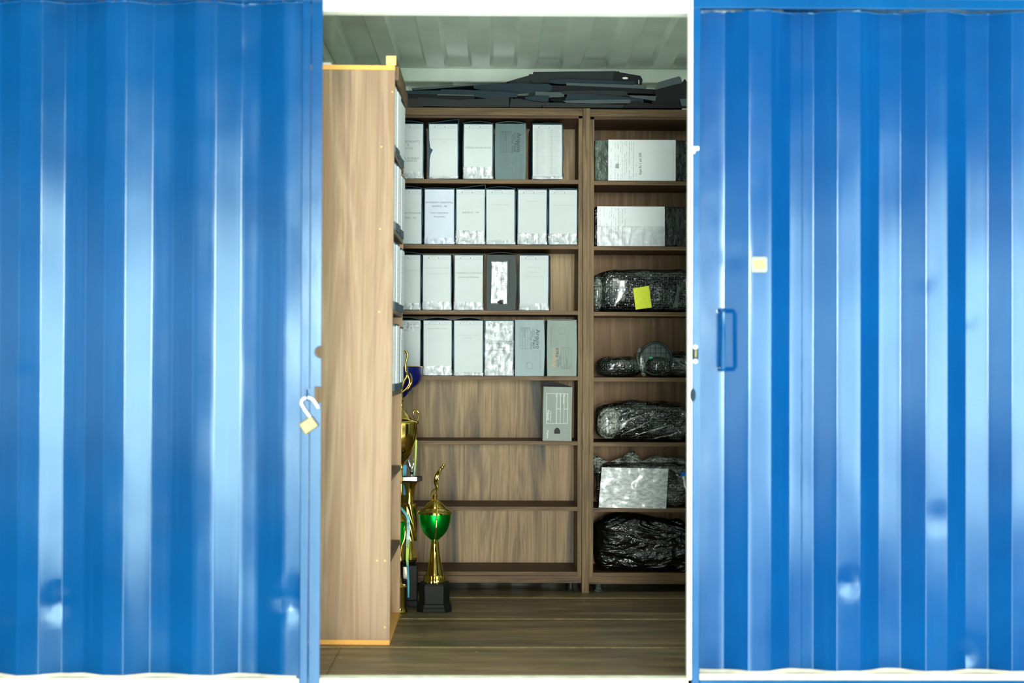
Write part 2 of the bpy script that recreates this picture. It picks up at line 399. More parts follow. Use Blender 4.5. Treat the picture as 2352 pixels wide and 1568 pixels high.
def prof(pix, yo=-.030, yi=.006):
    """pix: (px, 'o'/'i') corners"""
    return [(at(p, 784, yo if k == 'o' else yi).x, yo if k == 'o' else yi) for p, k in pix]
zt_r, zb_r = at(1980, 30, 0).z, at(1980, 1541, 0).z
right_pix = [(1605, 'i'), (1664, 'i'), (1719, 'o'), (1770, 'o'), (1815, 'i'), (1869, 'i'), (1922, 'o'), (1975, 'o'), (2020, 'i'), (2069, 'i'), (2126, 'o'), (2175, 'o'), (2219, 'i'), (2270, 'i'), (2324, 'o'), (2377, 'o'), (2423, 'i'), (2475, 'i'), (2530, 'o'), (2580, 'o')]
def D(px, py, r, dep): p = at(px, py, -.01); return (p.x, p.z, r, dep)
door = thing('door_1', None, None, (XR, 0, 0)); struct(door)
mb, n = corrugated('sheet', prof(right_pix), zb_r, zt_r, blue, dents=[D(1950, 1335, .05, .010), D(2222, 1500, .05, .012), D(2150, 1190, .06, .004), D(1690, 590, .05, .003), D(2230, 730, .04, .004), D(2120, 640, .05, .003)])
mb.build('corrugated_sheet', blue, door, (XR, 0, 0), True, 15)
def xat(px, y=0): return at(px, 784, y).x
rb = prof(right_pix)
# weld bead along the top, painted sealant along the bottom, weld seams
mb = MB()
for (xa, ya), (xb, yb) in zip(rb[:-1], rb[1:]):
    pts = [(xa+(xb-xa)*k/6, ya+(yb-ya)*k/6-.001, zt_r-.001+rnd.uniform(-.0015, .0015)) for k in range(7)]
    mb.tube(pts, [rnd.uniform(.002, .0042) for _ in pts], 8)
mb.build('weld_bead', blue_f, door, (XR, 0, 0), True)
def sealant(bp, zb):
    mb = MB(); pts = []
    for (xa, ya), (xb, yb) in zip(bp[:-1], bp[1:]):
        for k in range(6): pts.append((xa+(xb-xa)*k/6, ya+(yb-ya)*k/6))
    vs = []
    for i, (x, y) in enumerate(pts):
        t = .007+.005*noise.noise(Vector((x*9, 0, 2)))
        vs += [(x, y-.003, zb+t), (x, y-.012-.004*noise.noise(Vector((x*6, 5, 2))), zb-.003), (x, .03, zb-.004)]
    n = len(pts); fs = []
    for i in range(n-1): fs += [(3*i, 3*i+1, 3*i+4, 3*i+3), (3*i+1, 3*i+2, 3*i+5, 3*i+4)]
    mb.add(vs, fs)
    x0, x1 = bp[0][0], bp[-1][0]
    mb.box(x0, x1, -.034, .03, zb-.022, zb-.003)
    return mb
sealant(rb, zb_r).build('sealant_strip', cream, door, (XR, 0, 0))
zf = at(1980, 21, -.03).z
mb = MB(); mb.box(XR+.002, rb[-1][0], -.034, .03, zf, zf+.034)           # top tube
mb.box(XR+.002, xat(1606), -.034, .03, zb_r-.08, zf)                     # edge tube
mb.box(xat(1606), rb[-1][0], -.036, .03, zb_r-.08, zb_r-.022)            # bottom tube
mb.build('door_frame', blue_f, door, (XR, 0, 0), bevel=.003)
def seam(px, z0, z1, y, par, org):
    x = xat(px, y); mb = MB(); pts = [(x+rnd.uniform(-.0006, .0006), y-.0005, z0+(z1-z0)*k/60) for k in range(61)]
    mb.tube(pts, [rnd.uniform(.0012, .0024) for _ in pts], 6); mb.build('weld_seam', blue_f, par, org, True)
seam(1842, zb_r, zt_r, .006, door, (XR, 0, 0))
# handle
hx = xat(1661, -.05); h0, h1 = at(1661, 848, -.05).z, at(1661, 712, -.05).z
mb = MB(); mb.tube([(hx-.004, .004, h0), (hx, -.045, h0), (hx, -.052, h0+.008), (hx, -.052, h1-.008), (hx, -.045, h1), (hx-.004, .004, h1)], .0075, 12)
hd = mb.build('door_handle', blue_f, door, (XR, 0, 0), True, 50)
# lock hardware on the door edge
lx = xat(1597, -.036)
mb = MB(); z = at(1597, 812, -.036).z
mb.box(lx-.010, lx+.010, -.038, -.030, z-.019, z+.019); mb.build('lock_slot', darkm, door, (XR, 0, 0), bevel=.004)
for dz in (.021, -.024):
    mb = MB(); mb.lathe([(.0001, 0), (.007, 0), (.008, .002), (.007, .007), (.003, .009)], n=16)
    mb.v = [Vector((lx+v.x, -.034-v.z, z+dz+v.y)) for v in mb.v]; mb.build('lock_bolt', steel, door, (XR, 0, 0), True)
mb = MB(); mb.box(lx-.002, lx+.004, -.041, -.033, z-.012, z+.012); mb.build('latch_tongue', brass, door, (XR, 0, 0), bevel=.002)
z = at(1597, 907, -.036).z
mb = MB(); mb.prism([(lx-.007+.009*math.cos(t), z+.021*math.sin(t)) for t in [2*PI*i/16 for i in range(16)]], -.037, -.030); mb.build('lock_slot', darkm, door, (XR, 0, 0))
# number plate
pa, pb = at(1726, 625, -.036), at(1762, 590, -.036)
mb = MB(); r = .006; P_ = []
for cx_, cz_, a0 in ((pb.x-r, pb.z-r, 0), (pa.x+r, pb.z-r, 90), (pa.x+r, pa.z+r, 180), (pb.x-r, pa.z+r, 270)):
    for k in range(5): t = math.radians(a0+k*22.5); P_.append((cx_+r*math.cos(t), cz_+r*math.sin(t)))
mb.prism(P_, -.037, -.028)
for q_ in (-.0085, .0085):
    mb.stube([((pa.x+pb.x)/2+q_+x*.0055, -.0376, (pa.z+pb.z)/2+z*.0105) for x, z in ((.9, 1), (0, 1), (-.9, 1), (-.95, .55), (-.9, .12), (0, .2), (.75, 0), (.95, -.4), (.6, -.85), (-.1, -1), (-.95, -.8))], .0019, 8, 1)
npl = mb.build('number_plate', [plate_m, plate_y], door, (XR, 0, 0)); npl['label'] = 'small cream plate with the number 55 in pale yellow'

# ---- left wall
left_pix = [(-262, 'o'), (-212, 'o'), (-160, 'i'), (-110, 'i'), (-62, 'i'), (-0, 'i'), (43, 'o'), (94, 'o'), (145, 'i'), (196, 'i'), (240, 'o'), (288, 'o'), (347, 'i'), (395, 'i'), (444, 'o'), (495, 'o'), (551, 'i'), (597, 'i'), (648, 'o'), (692, 'o')]
left_pix[3:6] = [(-56, 'i'), (0, 'i')][:2]
left_pix[2] = (-106, 'o'); left_pix = left_pix[2:]
lb = prof(left_pix)
zt_l, zb_l = at(170, 10, .006).z+.004, at(300, 1552, -.01).z
wl = thing('wall_front', None, None, (lb[0][0], 0, 0)); struct(wl)
mb, n = corrugated('sheet', lb, zb_l, zt_l, blue_l, dents=[D(135, 1385, .065, .014), D(655, 1365, .07, .012), D(660, 1400, .04, -.008), D(15, 1405, .05, .008), D(60, 870, .06, .004), D(575, 110, .06, .003), D(120, 40, .05, .004)])
mb.build('corrugated_sheet', blue_l, wl, (lb[0][0], 0, 0), True, 15)
mb = MB()
for (xa, ya), (xb, yb) in zip(lb[:-1], lb[1:]):
    pts = [(xa+(xb-xa)*k/6, ya+(yb-ya)*k/6-.001, zt_l-.001+rnd.uniform(-.0015, .0015)) for k in range(7)]
    mb.tube(pts, [rnd.uniform(.002, .004) for _ in pts], 8)
mb.build('weld_bead', blue_f, wl, (lb[0][0], 0, 0), True)
sealant(lb, zb_l).build('sealant_strip', cream, wl, (lb[0][0], 0, 0))
mb = MB(); mb.box(lb[0][0], lb[-1][0], -.036, .03, zb_l-.09, zb_l-.022); mb.box(lb[0][0], XL, -.05, .03, zt_l+.002, zt_l+.16)
mb.build('wall_rail', blue_l, wl, (lb[0][0], 0, 0), bevel=.003)
seam(171, zb_l, zt_l, .006, wl, (lb[0][0], 0, 0))
# ---- door post with bolt notches (two flat strips, the inner one notched)
x0, x1, x2 = xat(691, -.034), xat(712, -.034), xat(738, -.034)
zt = zt_l+.01; zb = zb_l-.09
mb = MB(); mb.box(x0, x1-.001, -.040, .02, zb, zt); mb.build('trim_1', blue_l, None, (x0, 0, 0), bevel=.003); struct(bpy.context.scene.collection.objects['trim_1'])
nc = at(738, 808, -.034).z; ra = at(738, 888, -.034).z; rb2 = at(738, 924, -.034).z
nx = xat(723, -.034)
P_ = [(x1, zb), (x2, zb), (x2, rb2), (nx, rb2), (nx, ra), (x2, ra)]
rr = (x2-nx)
P_ += [(x2 - rr*math.sin(t), nc - .019*math.cos(t)) for t in [PI*i/12 for i in range(13)]]
P_ += [(x2, zt), (x1, zt)]
mb = MB(); mb.prism(P_, -.036, -.026)
o = struct(mb.build('trim_2', blue_l, None, (x1, 0, 0), bevel=.0015))
# ---- header and jamb, painted white
hb = MB(); hb.box(XL-.05, XR+.3, .015, .085, ZH, ZH+.10); hb.box(XL-.05, XR+.3, -.03, .02, ZH+.048, ZH+.2)
struct(hb.build('trim_3', white_trim, None, (XL, .05, ZH), bevel=.006))
jx0, jx1 = xat(1578, 0), xat(1588, 0)
mb = MB(); mb.box(jx0, jx1+.001, -.03, .012, zb_r-.08, ZH+.06)
tz = at(1595, 340, -.05).z; mb.box(jx1-.002, jx1+.018, -.046, -.034, tz-.006, tz+.006); mb.box(jx1-.002, jx1+.006, -.046, -.034, tz-.016, tz+.004)
struct(mb.build('trim_4', white_trim, None, (jx0, 0, 0), bevel=.002))
# threshold
ths = at(1130, 1557, 0).z
mb = MB(); mb.box(XL-.1, XR+.2, -.03, .03, -.12, .004)
struct(mb.build('trim_5', plain('scuffed_white_threshold', (226, 222, 196), .6, var=.2, scale=18), None, (0, 0, 0), bevel=.003))
# ---- floor
XW0, XW1, YB = -.74, 2.2, 2.42
gy = [at(1150, p, 0) for p in ()]
mb = MB()
def yfl(py):    # depth of a floor point seen at row py (px 1130)
    d = R3 @ Vector(((1130-W/2)/FPX, -(py-H/2)/FPX, -1)); t = (0-CAMLOC.z)/d.z; return CAMLOC.y+d.y*t
seams = [.03, yfl(1487), yfl(1421.5), yfl(1373), YB+.1]
for y0, y1 in zip(seams[:-1], seams[1:]):
    mb.box(XW0, XW1, y0+.004, y1-.004, -.03, 0.0, 0)
mb.box(XW0, XW1, .03, YB+.1, -.05, -.008, 2)
for y in seams[1:-1]:
    mb.box(XW0, XW1, y+.002, y+.009, -.006, .0012, 1)
mb.box(-.5285, -.5265, .035, seams[1], -.004, .0006, 2)
for px_, py_ in ((784, 1493), (759, 1511), (786, 1511), (741, 1531), (779, 1531), (781, 1545), (1098, 1497), (1366, 1548)):
    y = yfl(py_); x = (px_-1130)/FPX*(y+5.4); mb.lathe([(.005, .0), (.005, .0012)], (x, y), 10, 3)
struct(mb.build('floor', [ply, gapm, gapd, screwm], None, (0, 0, 0)))
# ---- ceiling with pressed flutes
ZC = 2.347
cxs = [-.361+.2045*k for k in range(-2, 12)]
def flute(x):
    for c_ in cxs:
        q = abs(x-c_)
        if q < .062: return max(0, min(1, (.062-q)/.016))
    return 0
mb = MB(); xs = []; x = XW0
brk = sorted(set([round(c_+d, 4) for c_ in cxs for d in (-.062, -.058, -.050, -.046, -.03, 0, .03, .046, .050, .058, .062)]))
xs = [XW0]+[b for b in brk if XW0 < b < XW1]+[XW1]
ys = [.02, .5, 1.0, 1.5, 1.9, 2.1, 2.16, 2.19, 2.205, 2.22, 2.235, 2.25, 2.265, 2.31]
def endp(y): return max(0, min(1, (2.262-y)/.055))**.7 if y < 2.262 else 0
vs = [(x, y, ZC+.026*flute(x)*endp(y)) for y in ys for x in xs]; n = len(xs)
mb.add(vs, [(j*n+i, (j+1)*n+i, (j+1)*n+i+1, j*n+i+1) for j in range(len(ys)-1) for i in range(n-1)])
struct(mb.build('ceiling', white_in, None, (0, 0, 0), True, 30))
# roof slab above
mb = MB(); mb.box(XW0-.05, XW1, -.03, YB+.08, ZC+.03, ZC+.06); struct(mb.build('trim_6', white_in, None, (0, 0, 0)))
# ---- back wall, corrugated, with top rail
mb = MB(); pts = []; x = XW0; k = 0
pat = [(.072, 0), (.068, .036), (.070, 0), (.068, -.036)]; y = YB
pts.append((x, y))
while x < XW1:
    dx, dy = pat[k % 4]; x += dx; y += dy; pts.append((x, y)); k += 1
vs = [(p[0], p[1], z) for z in (0, ZC-.05) for p in pts]; n = len(pts)
mb.add(vs, [(i, i+1, n+i+1, n+i) for i in range(n-1)])
struct(mb.build('wall_back', white_in, None, (0, YB, 0)))
mb = MB(); mb.box(XW0, XW1, 2.30, 2.50, ZC-.064, ZC+.003); struct(mb.build('trim_7', white_in, None, (0, 2.3, ZC), bevel=.006))
# ---- left and right end walls
mb = MB(); pts = []; y = .02; k = 0; x = XW0-.0
pts.append((x, y))
while y < YB+.05:
    dx, dy = pat[k % 4]; y += dx; x -= dy*.6; pts.append((x, y)); k += 1
vs = [(p[0], p[1], z) for z in (0, ZC+.03) for p in pts]; n = len(pts)
mb.add(vs, [(i, i+1, n+i+1, n+i) for i in range(n-1)])
mb.box(XW0-.01, XW0+.03, .05, YB, ZC-.06, ZC+.02)
struct(mb.build('wall_left', white_in, None, (XW0, 0, 0)))
mb = MB(); mb.box(XW1, XW1+.04, .02, YB+.06, 0, ZC+.03); struct(mb.build('wall_right', white_in, None, (XW1, 0, 0)))

# ================================================================== BACK BOOKCASES
YS = 2.0; DEP = .345; TH = .0175
def zc(py, px=1130, y=YS): return at(px, py, y).z
shelf_z = [zc(412), zc(562), zc(713), zc(863.5), zc(1012.5), zc(1163.5)]
zbot = zc(1312.5); ztop = zc(247.5); zrail = zc(1338)
def bookcase(name, label, x0, x1, shift, back, shelves, leftstile, rightstile, post=None):
    """open shelving unit, front at YS"""
    t = thing(name, label, 'bookcase', (x0, YS, 0), 'brown bookcases against the back wall')
    O = (x0, YS, 0); sw = .0185
    dz = shift
    for (a_, b_) in ((x0, x0+sw), (x1-sw, x1)):
        m = MB(); m.box(a_, b_, YS, YS+DEP, zrail+dz+.001, ztop+dz-.0335); m.build('side_panel', wood_v, t, O, bevel=.0008)
    m = MB(); m.box(x0, x1, YS-.002, YS+DEP, ztop+dz-.033, ztop+dz); m.build('top_rail', wood_h, t, O, bevel=.001)
    m = MB(); m.box(x0+.001, x1-.001, YS, YS+DEP, ztop+dz-.0455, ztop+dz-.0335); m.build('top_board', wood_in, t, O, bevel=.0008)
    m = MB(); m.box(x0+sw, x1-sw, YS+DEP-.006, YS+DEP, zbot+dz-.016, ztop+dz-.046); m.build('back_panel', back, t, O)
    for i, z in enumerate(shelf_z):
        m = MB(); m.box(x0+sw, x1-sw, YS+.001, YS+.004, z+dz-TH, z+dz, 0); m.box(x0+sw, x1-sw, YS+.004, YS+DEP-.007, z+dz-TH, z+dz, 1)
        m.build('shelf', [wood_h, wood_in], t, O)
    m = MB(); m.box(x0+sw, x1-sw, YS+.001, YS+.004, zbot+dz-.017, zbot+dz, 0); m.box(x0+sw, x1-sw, YS+.004, YS+DEP-.007, zbot+dz-.017, zbot+dz, 1)
    m.build('bottom_board', [wood_h, wood_in], t, O)
    m = MB(); m.box(x0, x1, YS-.002, YS+.018, zrail+dz, zbot+dz-.018); m.build('plinth_rail', wood_h, t, O, bevel=.001)
    for fx in (x0+.045, x1-.045):
        for fy in (YS+.05, YS+DEP-.05):
            m = MB(); m.lathe([(.017, 0), (.018, .004), (.012, .010), (.012, zrail+dz+.01)], (fx, fy), 16); m.build('foot', grill if x0 < 0 else film_c, t, O, True)
    return t
AX0, AX1 = -.62, at(1337, 800, YS).x
BX0, BX1 = at(1354, 800, YS).x, at(1354, 800, YS).x+1.0
bA = bookcase('bookcase', 'brown walnut bookcase of archive boxes, its two lowest compartments empty', AX0, AX1, 0, wood_back, None, 0, 0)
bB = bookcase('bookcase', 'brown bookcase by the right jamb, holding bubble wrap bundles and a black bag', BX0, BX1, -.004, wood_backb, None, 0, 0)
m = MB(); m.box(AX1+.0007, BX0-.0007, YS-.018, YS+DEP, 0, ztop-.002)
tag(m.build('divider_panel', wood_v, None, (AX1, YS-.018, 0), bevel=.001), 'tall narrow wooden upright between the two back bookcases, reaching the floor', 'upright panel')

# ================================================================== ARCHIVE BOXES
WN = .1335; HN = .245; DN = .34
def hdr(m, w, z1, num, w2=None):
    """printed header of the label"""
    zz = z1-.0175
    m.rect(-w/2+.002, w/2-.002, zz-.0003, zz+.0003, -.0012, 1)
    m.rect(w*.17, w*.17+.0005, zz, z1-.001, -.0012, 1)
    m.text('ARQUIVO MORTO', -w*.12, z1-.0045, -.0012, width=.036, mi=1)
    m.text('Assessoria Jurídica', -w*.12, z1-.0115, -.0012, width=.030, mi=2)
    for sx in (-1, 1): m.rect(-w*.12+sx*.022-.001, -w*.12+sx*.022+.001, z1-.0145, z1-.0085, -.0012, 3)
    m.text('Nº Caixa '+num, w*.335, z1-.0095, -.0012, width=.025, mi=1)
def ftr(m, w, z0, ls):
    m.rect(-w/2+.002, w/2-.002, z0+.0125, z0+.0130, -.0012, 1)
    for i, s_ in enumerate(ls): m.text(s_, 0, z0+.009-.0055*i, -.0012, size=.0042, mi=1)
def abox(label, loc, color='navy', w=WN, h=HN, d=.322, num=None, lines=(), foot=('ANO', '2018'), lid='arch', tape_=(.0, .0), lab=True, labm=paper, rz=0.0, ry=0.0, bul=(.002, .002), extra=None, group=None, tear=None, simple=False, M=None, slit=True):
    t = thing('archive_box', label, 'archive box', loc, group)
    t.rotation_euler = (0, ry, rz)
    if M is not None: t.matrix_world = M
    K = 8; vs = []; prof_ = [k/K for k in range(K+1)]
    for q in prof_:
        b = math.sin(PI*q)
        xl, xr = -w/2-bul[0]*b, w/2+bul[1]*b
        vs += [(xl, 0, h*q), (xr, 0, h*q), (xr, d, h*q), (xl, d, h*q)]
    m = MB(); fs = []
    for k in range(K):
        for e in range(4): f = (e+1) % 4; fs.append((4*k+e, 4*k+f, 4*k+4+f, 4*k+4+e))
    fs += [(3, 2, 1, 0), (4*K, 4*K+1, 4*K+2, 4*K+3)]
    m.add(vs, fs)
    if slit:
        for q0, q1 in ((.03, .12), (.34, .62), (.85, .96)):
            m.box(w/2+bul[1]*.8-.0006, w/2+bul[1]+.0012, .0, .004, h*q0, h*q1, 1)
    m.build('box_body', [BOX[color], box_navy], t, bevel=.0016)
    # lid flap folded over the top
    N = 14; P_ = []
    for i in range(N+1):
        u = i/N; x = -w/2-.0015+(w+.003)*u
        if lid == 'arch': z = h+.0015+.009*math.sin(PI*u)
        elif lid == 'low': z = h+.0015+.003*math.sin(PI*u)
        elif lid == 'right': z = h+.0015+.017*u
        elif lid == 'left': z = h+.0015+.012*math.sin(PI*min(1, u*1.0))*(1-u*.8)+.004
        else: z = h+.0012
        P_.append((x, z))
    m = MB(); m.sheet(P_, -.0015, d, .0016)
    if lid == 'right': m.box(w/2-.0002, w/2+.0016, -.0012, d*.9, h*.86, h+.0175)
    m.build('lid', BOX[color], t, smooth=True, angle=40)
    if lab and not simple:
        lw = w-.006; z0, z1 = .003, h-.004
        m = MB()
        if tear:
            pts = [(-lw/2+.002, z0), (lw/2, z0), (lw/2-.001, z1), (-lw/2, z1), (-lw/2+.001, h*.72), (-lw/2+.006, h*.56), (-lw/2+.017, h*.525), (-lw/2+.008, h*.45), (-lw/2+.004, h*.36), (-lw/2+.003, h*.2)]
        else:
            j = lambda: rnd.uniform(-.0012, .0012)
            pts = [(-lw/2+j(), z0), (lw/2+j(), z0), (lw/2+j()*.6, h*.5), (lw/2+j(), z1), (-lw/2+j(), z1), (-lw/2+j()*.6, h*.5)]
        m.prism(pts, -.001, -.0002, 0)
        if num: hdr(m, lw, z1, num)
        if foot: ftr(m, lw, z0, foot)
        for (s_, py, wpx, kind) in lines:
            m.text(s_, 0 if len(s_) < 99 else 0, h*(1-py), -.0012, width=wpx/524.0, mi={'k': 3, 'n': 1, 'l': 2}[kind])
        if extra: extra(m, lw, h)
        m.build('label_sheet', [labm, inkg, inkl, ink], t)
    if simple:
        m = MB(); m.prism([(-w/2+.003, .028), (w/2-.003, .028), (w/2-.003, h-.006), (-w/2+.003, h-.006)], -.003, -.0004, 0)
        for q in range(9): zz = h-.03-q*.021; m.rect(-w/2+.008, w/2-.008, zz-.0003, zz+.0003, -.0033, 1)
        for q in (-.25, .1, .3): m.rect(w*q-.0004, w*q+.0004, .03, h-.02, -.0033, 1)
        m.build('label_sheet', [paper_x, inkl], t)
    if tape_[1] > tape_[0]:
        m = MB(); nx_ = 24; P2 = [(-w/2-.001+(w+.002)*i/nx_) for i in range(nx_+1)]
        top = [h*tape_[1]+.004*noise.noise(Vector((x*60, loc[0]*9, loc[2]*7))) for x in P2]
        vs = []
        for i, x in enumerate(P2):
            for k in range(7):
                u = k/6; z = .001+h*tape_[0]+(top[i]-h*tape_[0])*u
                vs.append((x, -.0022-.0022*abs(noise.noise(Vector((x*90, z*60, loc[0]*20+loc[2])))), z))
        fs = [(7*i+k, 7*i+7+k, 7*i+8+k, 7*i+k+1) for i in range(nx_) for k in range(6)]
        m.add(vs, fs); m.build('clear_tape', tape, t, smooth=True, angle=80)
    return t
def arquivo(mi_main=1, flip=False, gold_=False):
    """the printing moulded on an unlabelled box: drawn rotated a quarter turn"""
    def f(m, w, h, y=-.0008):
        R = -PI/2 if not flip else PI/2; s_ = 1 if not flip else -1
        cx = lambda x: s_*x; cz = lambda z: z if not flip else h-z
        m.text('Arquivo', cx(.0345), cz(h*.665), y, width=.084, mi=2 if gold_ else mi_main, rot=R)
        m.text('Fácil', cx(.0205), cz(h*.575), y, width=.036, mi=mi_main, rot=R, vs_=.8)
        m.text('Novo Ondas', cx(.0085), cz(h*.72), y, width=.040, mi=mi_main, rot=R)
        m.text('Polibras', cx(.009), cz(h*.54), y, width=.030, mi=2 if gold_ else mi_main, rot=R)
        for dx in (.014, .0175, .0215): m.box(cx(dx)-.0004, cx(dx)+.0004, y-.0001, y, min(cz(h*.70), cz(h*.84)), max(cz(h*.70), cz(h*.84)), mi_main)
        # ruled frame
        x0, x1, z0, z1 = -.0405, .003, h*.49, h*.865
        def ln(xa, xb, za, zb):
            a_, b_ = sorted((cx(xa), cx(xb))); c_, d_ = sorted((cz(za), cz(zb))); m.box(a_-.0003, b_+.0003, y-.0001, y, c_-.0003, d_+.0003, mi_main)
        ln(x0, x0, z0, z1); ln(x1, x1, z0, z1); ln(x0, x1, z0, z0); ln(x0, x1, z1, z1)
        for q in (-.0295, -.0185, -.008): ln(q, q, z0, z1)
        ln(-.008, x1, h*.675, h*.675)
        for q, wz in ((-.0335, .014), (-.0225, .042), (-.012, .014), (-.001, .010)): m.text('Nome' if wz < .02 else 'Departamento', cx(q), cz(z1-.002-wz/2), y, width=wz, mi=mi_main, rot=R)
        ln(.0475, .0475, h*.13, h*.455); ln(.043, .0475, h*.455, h*.455); ln(.043, .0475, h*.13, h*.13)
    return f
def grey_box(label, loc, color, flip=False, gold_=False, thumb=True, group=None, **kw):
    t = abox(label, loc, color, lab=False, group=group, **kw)
    m = MB(); arquivo(0, flip, gold_)(m, WN, HN); m.m = [0 if i == 0 else 1 for i in m.m] if not gold_ else [1 if i == 2 else 0 for i in m.m]
    m.build('printed_panel', [inkd, inkgold], t)
    # D-shaped finger flap
    s_ = -1 if flip else 1; zc_ = HN*.17 if not flip else HN*.83
    o_ = []
    for k in range(13): a_ = PI*k/12; o_.append((-.0135*math.cos(a_), .006+.0135*math.sin(a_)))
    o_.append((.0125, -.010)); o_.append((-.0125, -.010))
    pts = [(s_*.000+x*1.0, zc_+s_*z) for x, z in o_]
    m = MB(); m.tube([(x, -.0006, z) for x, z in pts]+[(pts[0][0], -.0006, pts[0][1])], .0007, 6)
    m.prism([(x*.93, zc_+(z-zc_)*.93) for x, z in pts], -.0022, -.0005, 1)
    m.build('finger_flap', [box_dusty, BOX[color]], t)
    return t
GB = 'archive boxes on the back bookcase'
def bx(x0, x1, row, y=YS+.004):
    px = (x0+x1)/2; z = shelf_z[row]+.0006
    return (at(px, 800, y).x, y, z)
def wpx(x0, x1): return (x1-x0)/524.0
# row 1
abox('white-labelled archive box reading FOTOS, top shelf, beside the light bookcase', bx(901, 971, 0), num='10', group=GB, lines=[('FOLHAS PONTO', .33, 52, 'n'), ('E', .39, 3, 'n'), ('FOTOS', .45, 20, 'n'), ('MARA ROMÃO', .625, 50, 'n'), ('DOS SANTOS', .675, 40, 'n')], foot=('ANO', 'Variados'), tape_=(.0, .12), bul=(.001, .001))
abox('archive box on the top shelf with torn label and raised lid', bx(982, 1051, 0, YS+.002), w=.132, num='08', group=GB, lines=[('BASE DE CÁLCULO DE INSALUBRIDADE ACT', .285, 62, 'l'), ('VIDAL', .335, 10, 'l')], foot=('ANO', '2019'), lid='right', tear=True, tape_=(.0, .05), bul=(.006, .001), rz=-.06)
abox('archive box on the top shelf labelled TRIÊNIO NAVEGANTES', bx(1062, 1131, 0), w=.131, num='117', group=GB, lines=[('TRIÊNIO NAVEGANTES', .43, 59, 'n')], foot=('ANO', 'Variados'), tape_=(.0, .22), bul=(.003, .002))
grey_box('unlabelled teal-grey archive box printed Arquivo, on the top shelf', bx(1136, 1206, 0), 'teal', group=GB)
def table(m, w, h):
    r2 = random.Random(3)
    for c_ in (0, 1):
        x0 = -w/2+.006+c_*(w/2-.001)
        for i in range(46):
            z = h-.028-i*.0043
            a_ = x0+.006; m.rect(x0, x0+.002, z, z+.0009, -.0012, 1); m.rect(a_, a_+.014, z, z+.0009, -.0012, 1)
            m.rect(a_+.016, a_+.016+r2.uniform(.014, .030), z, z+.0010, -.0012, 2)
    m.rect(-.0002, .0002, .018, h-.022, -.0012, 1)
    m.rect(w/2-.001, w/2, .018, h-.022, -.0012, 2)
abox('archive box on the top shelf with a full-page list on its label', bx(1221, 1291, 0), num='01', group=GB, extra=table, foot=('ANO', '2018'), tape_=(.0, .06), bul=(.001, .004), rz=.03, lid='low')
# row 2
abox('archive box on the second shelf reading Horizontal, half hidden by the light bookcase', bx(901, 968, 1), num='15', group=GB, w=.128, lines=[('Progressão Horizontal', .44, 62, 'n'), ('SINDIFOZ - 381', .525, 40, 'n')], foot=('ANO', '2011'), bul=(.001, .002))
abox('bluish-labelled archive box reading PROGRESSÃO HORIZONTAL, second shelf', bx(972, 1044, 1), w=.134, group=GB, labm=paper_b, lines=[('PROGRESSÃO HORIZONTAL', .245, 63, 'k'), ('SINDIFOZ – 381', .315, 35, 'k'), ('Caixa Complementar', .435, 42, 'k'), ('Documentos', .50, 26, 'k')], foot=None, tape_=(.0, .12), lid='low', bul=(.001, .001))
abox('archive box labelled SINDIFOZ – 749 with its lid lifted, second shelf', bx(1046, 1113, 1), w=.128, num='14', group=GB, lines=[('SINDIFOZ – 749', .425, 39, 'n')], foot=('ANO', '5 caixas'), lid='right', tape_=(.0, .25), bul=(.002, .002))
abox('archive box labelled with PIÇARRAS, on the second shelf', bx(1115, 1182, 1), w=.129, num='06', group=GB, lines=[('ISRA / UNIDADE - PIÇARRAS', .285, 41, 'l')], foot=('ANO', '2018'), tape_=(.0, .08), bul=(-.001, .003))
abox('archive box labelled AULAS EXCEDENTES, second from right on its shelf', bx(1187, 1256, 1), w=.130, num='98', group=GB, lines=[('AULAS EXCEDENTES', .22, 30, 'l')], foot=('ANO', '2016'), tape_=(.0, .20), lid='flat', bul=(.002, .003))
abox('archive box with faint Itajaí label, right end of the second shelf', bx(1257, 1327, 1), w=.126, num='96', group=GB, lines=[('TRIÊNIOS ITAJAÍ E NAVEGANTES', .29, 46, 'l')], foot=('ANO', 'Variados'), tape_=(.0, .20), lid='low', bul=(.001, .002))
# row 3
abox('archive box on the third shelf, half hidden, its label ending in CAMBORIÚ', bx(899, 966, 2), num='88', group=GB, w=.128, lines=[('1/3 DE FÉRIAS CAMBORIÚ', .285, 52, 'l')], foot=('ANO', '2016'), tape_=(.0, .12))
abox('archive box labelled REAJUSTE PISO MAGISTÉRIO, third shelf', bx(970, 1036, 2), w=.127, num='79', group=GB, lines=[('REAJUSTE PISO MAGISTÉRIO CAMBORIÚ', .245, 58, 'l'), ('REAJUSTE PISO MAGISTÉRIO 2018', .345, 48, 'l')], foot=('ANO', '2018'), tape_=(.0, .15), lid='flat')
abox('archive box labelled CUMPRIMENTO DE SENTENÇA, third shelf', bx(1042, 1110, 2), w=.129, num='76', group=GB, lines=[('CUMPRIMENTO DE SENTENÇA', .335, 60, 'n'), ('DOS 45 DIAS DE FÉRIAS', .405, 47, 'n')], foot=('ANO', '2018'), tape_=(.0, .14), lid='low', bul=(.001, -.003))
t = abox('charcoal archive box with a narrow upright HOMOLOGAÇÕES strip, third shelf', bx(1117, 1184, 2), 'dark', w=.127, group=GB, lab=False, bul=(.003, .005), lid='arch')
m = MB(); m.prism([(-.044, .032), (.025, .032), (.027, .212), (-.040, .212)], -.001, -.0002, 0)
m.text('HOMOLOGAÇÕES', -.020, .127, -.0012, width=.148, mi=1, rot=PI/2, vs_=.8); m.text('2017/2018', .006, .127, -.0012, width=.082, mi=1, rot=PI/2, vs_=1.1)
m.build('label_sheet', [paper_w, ink], t)
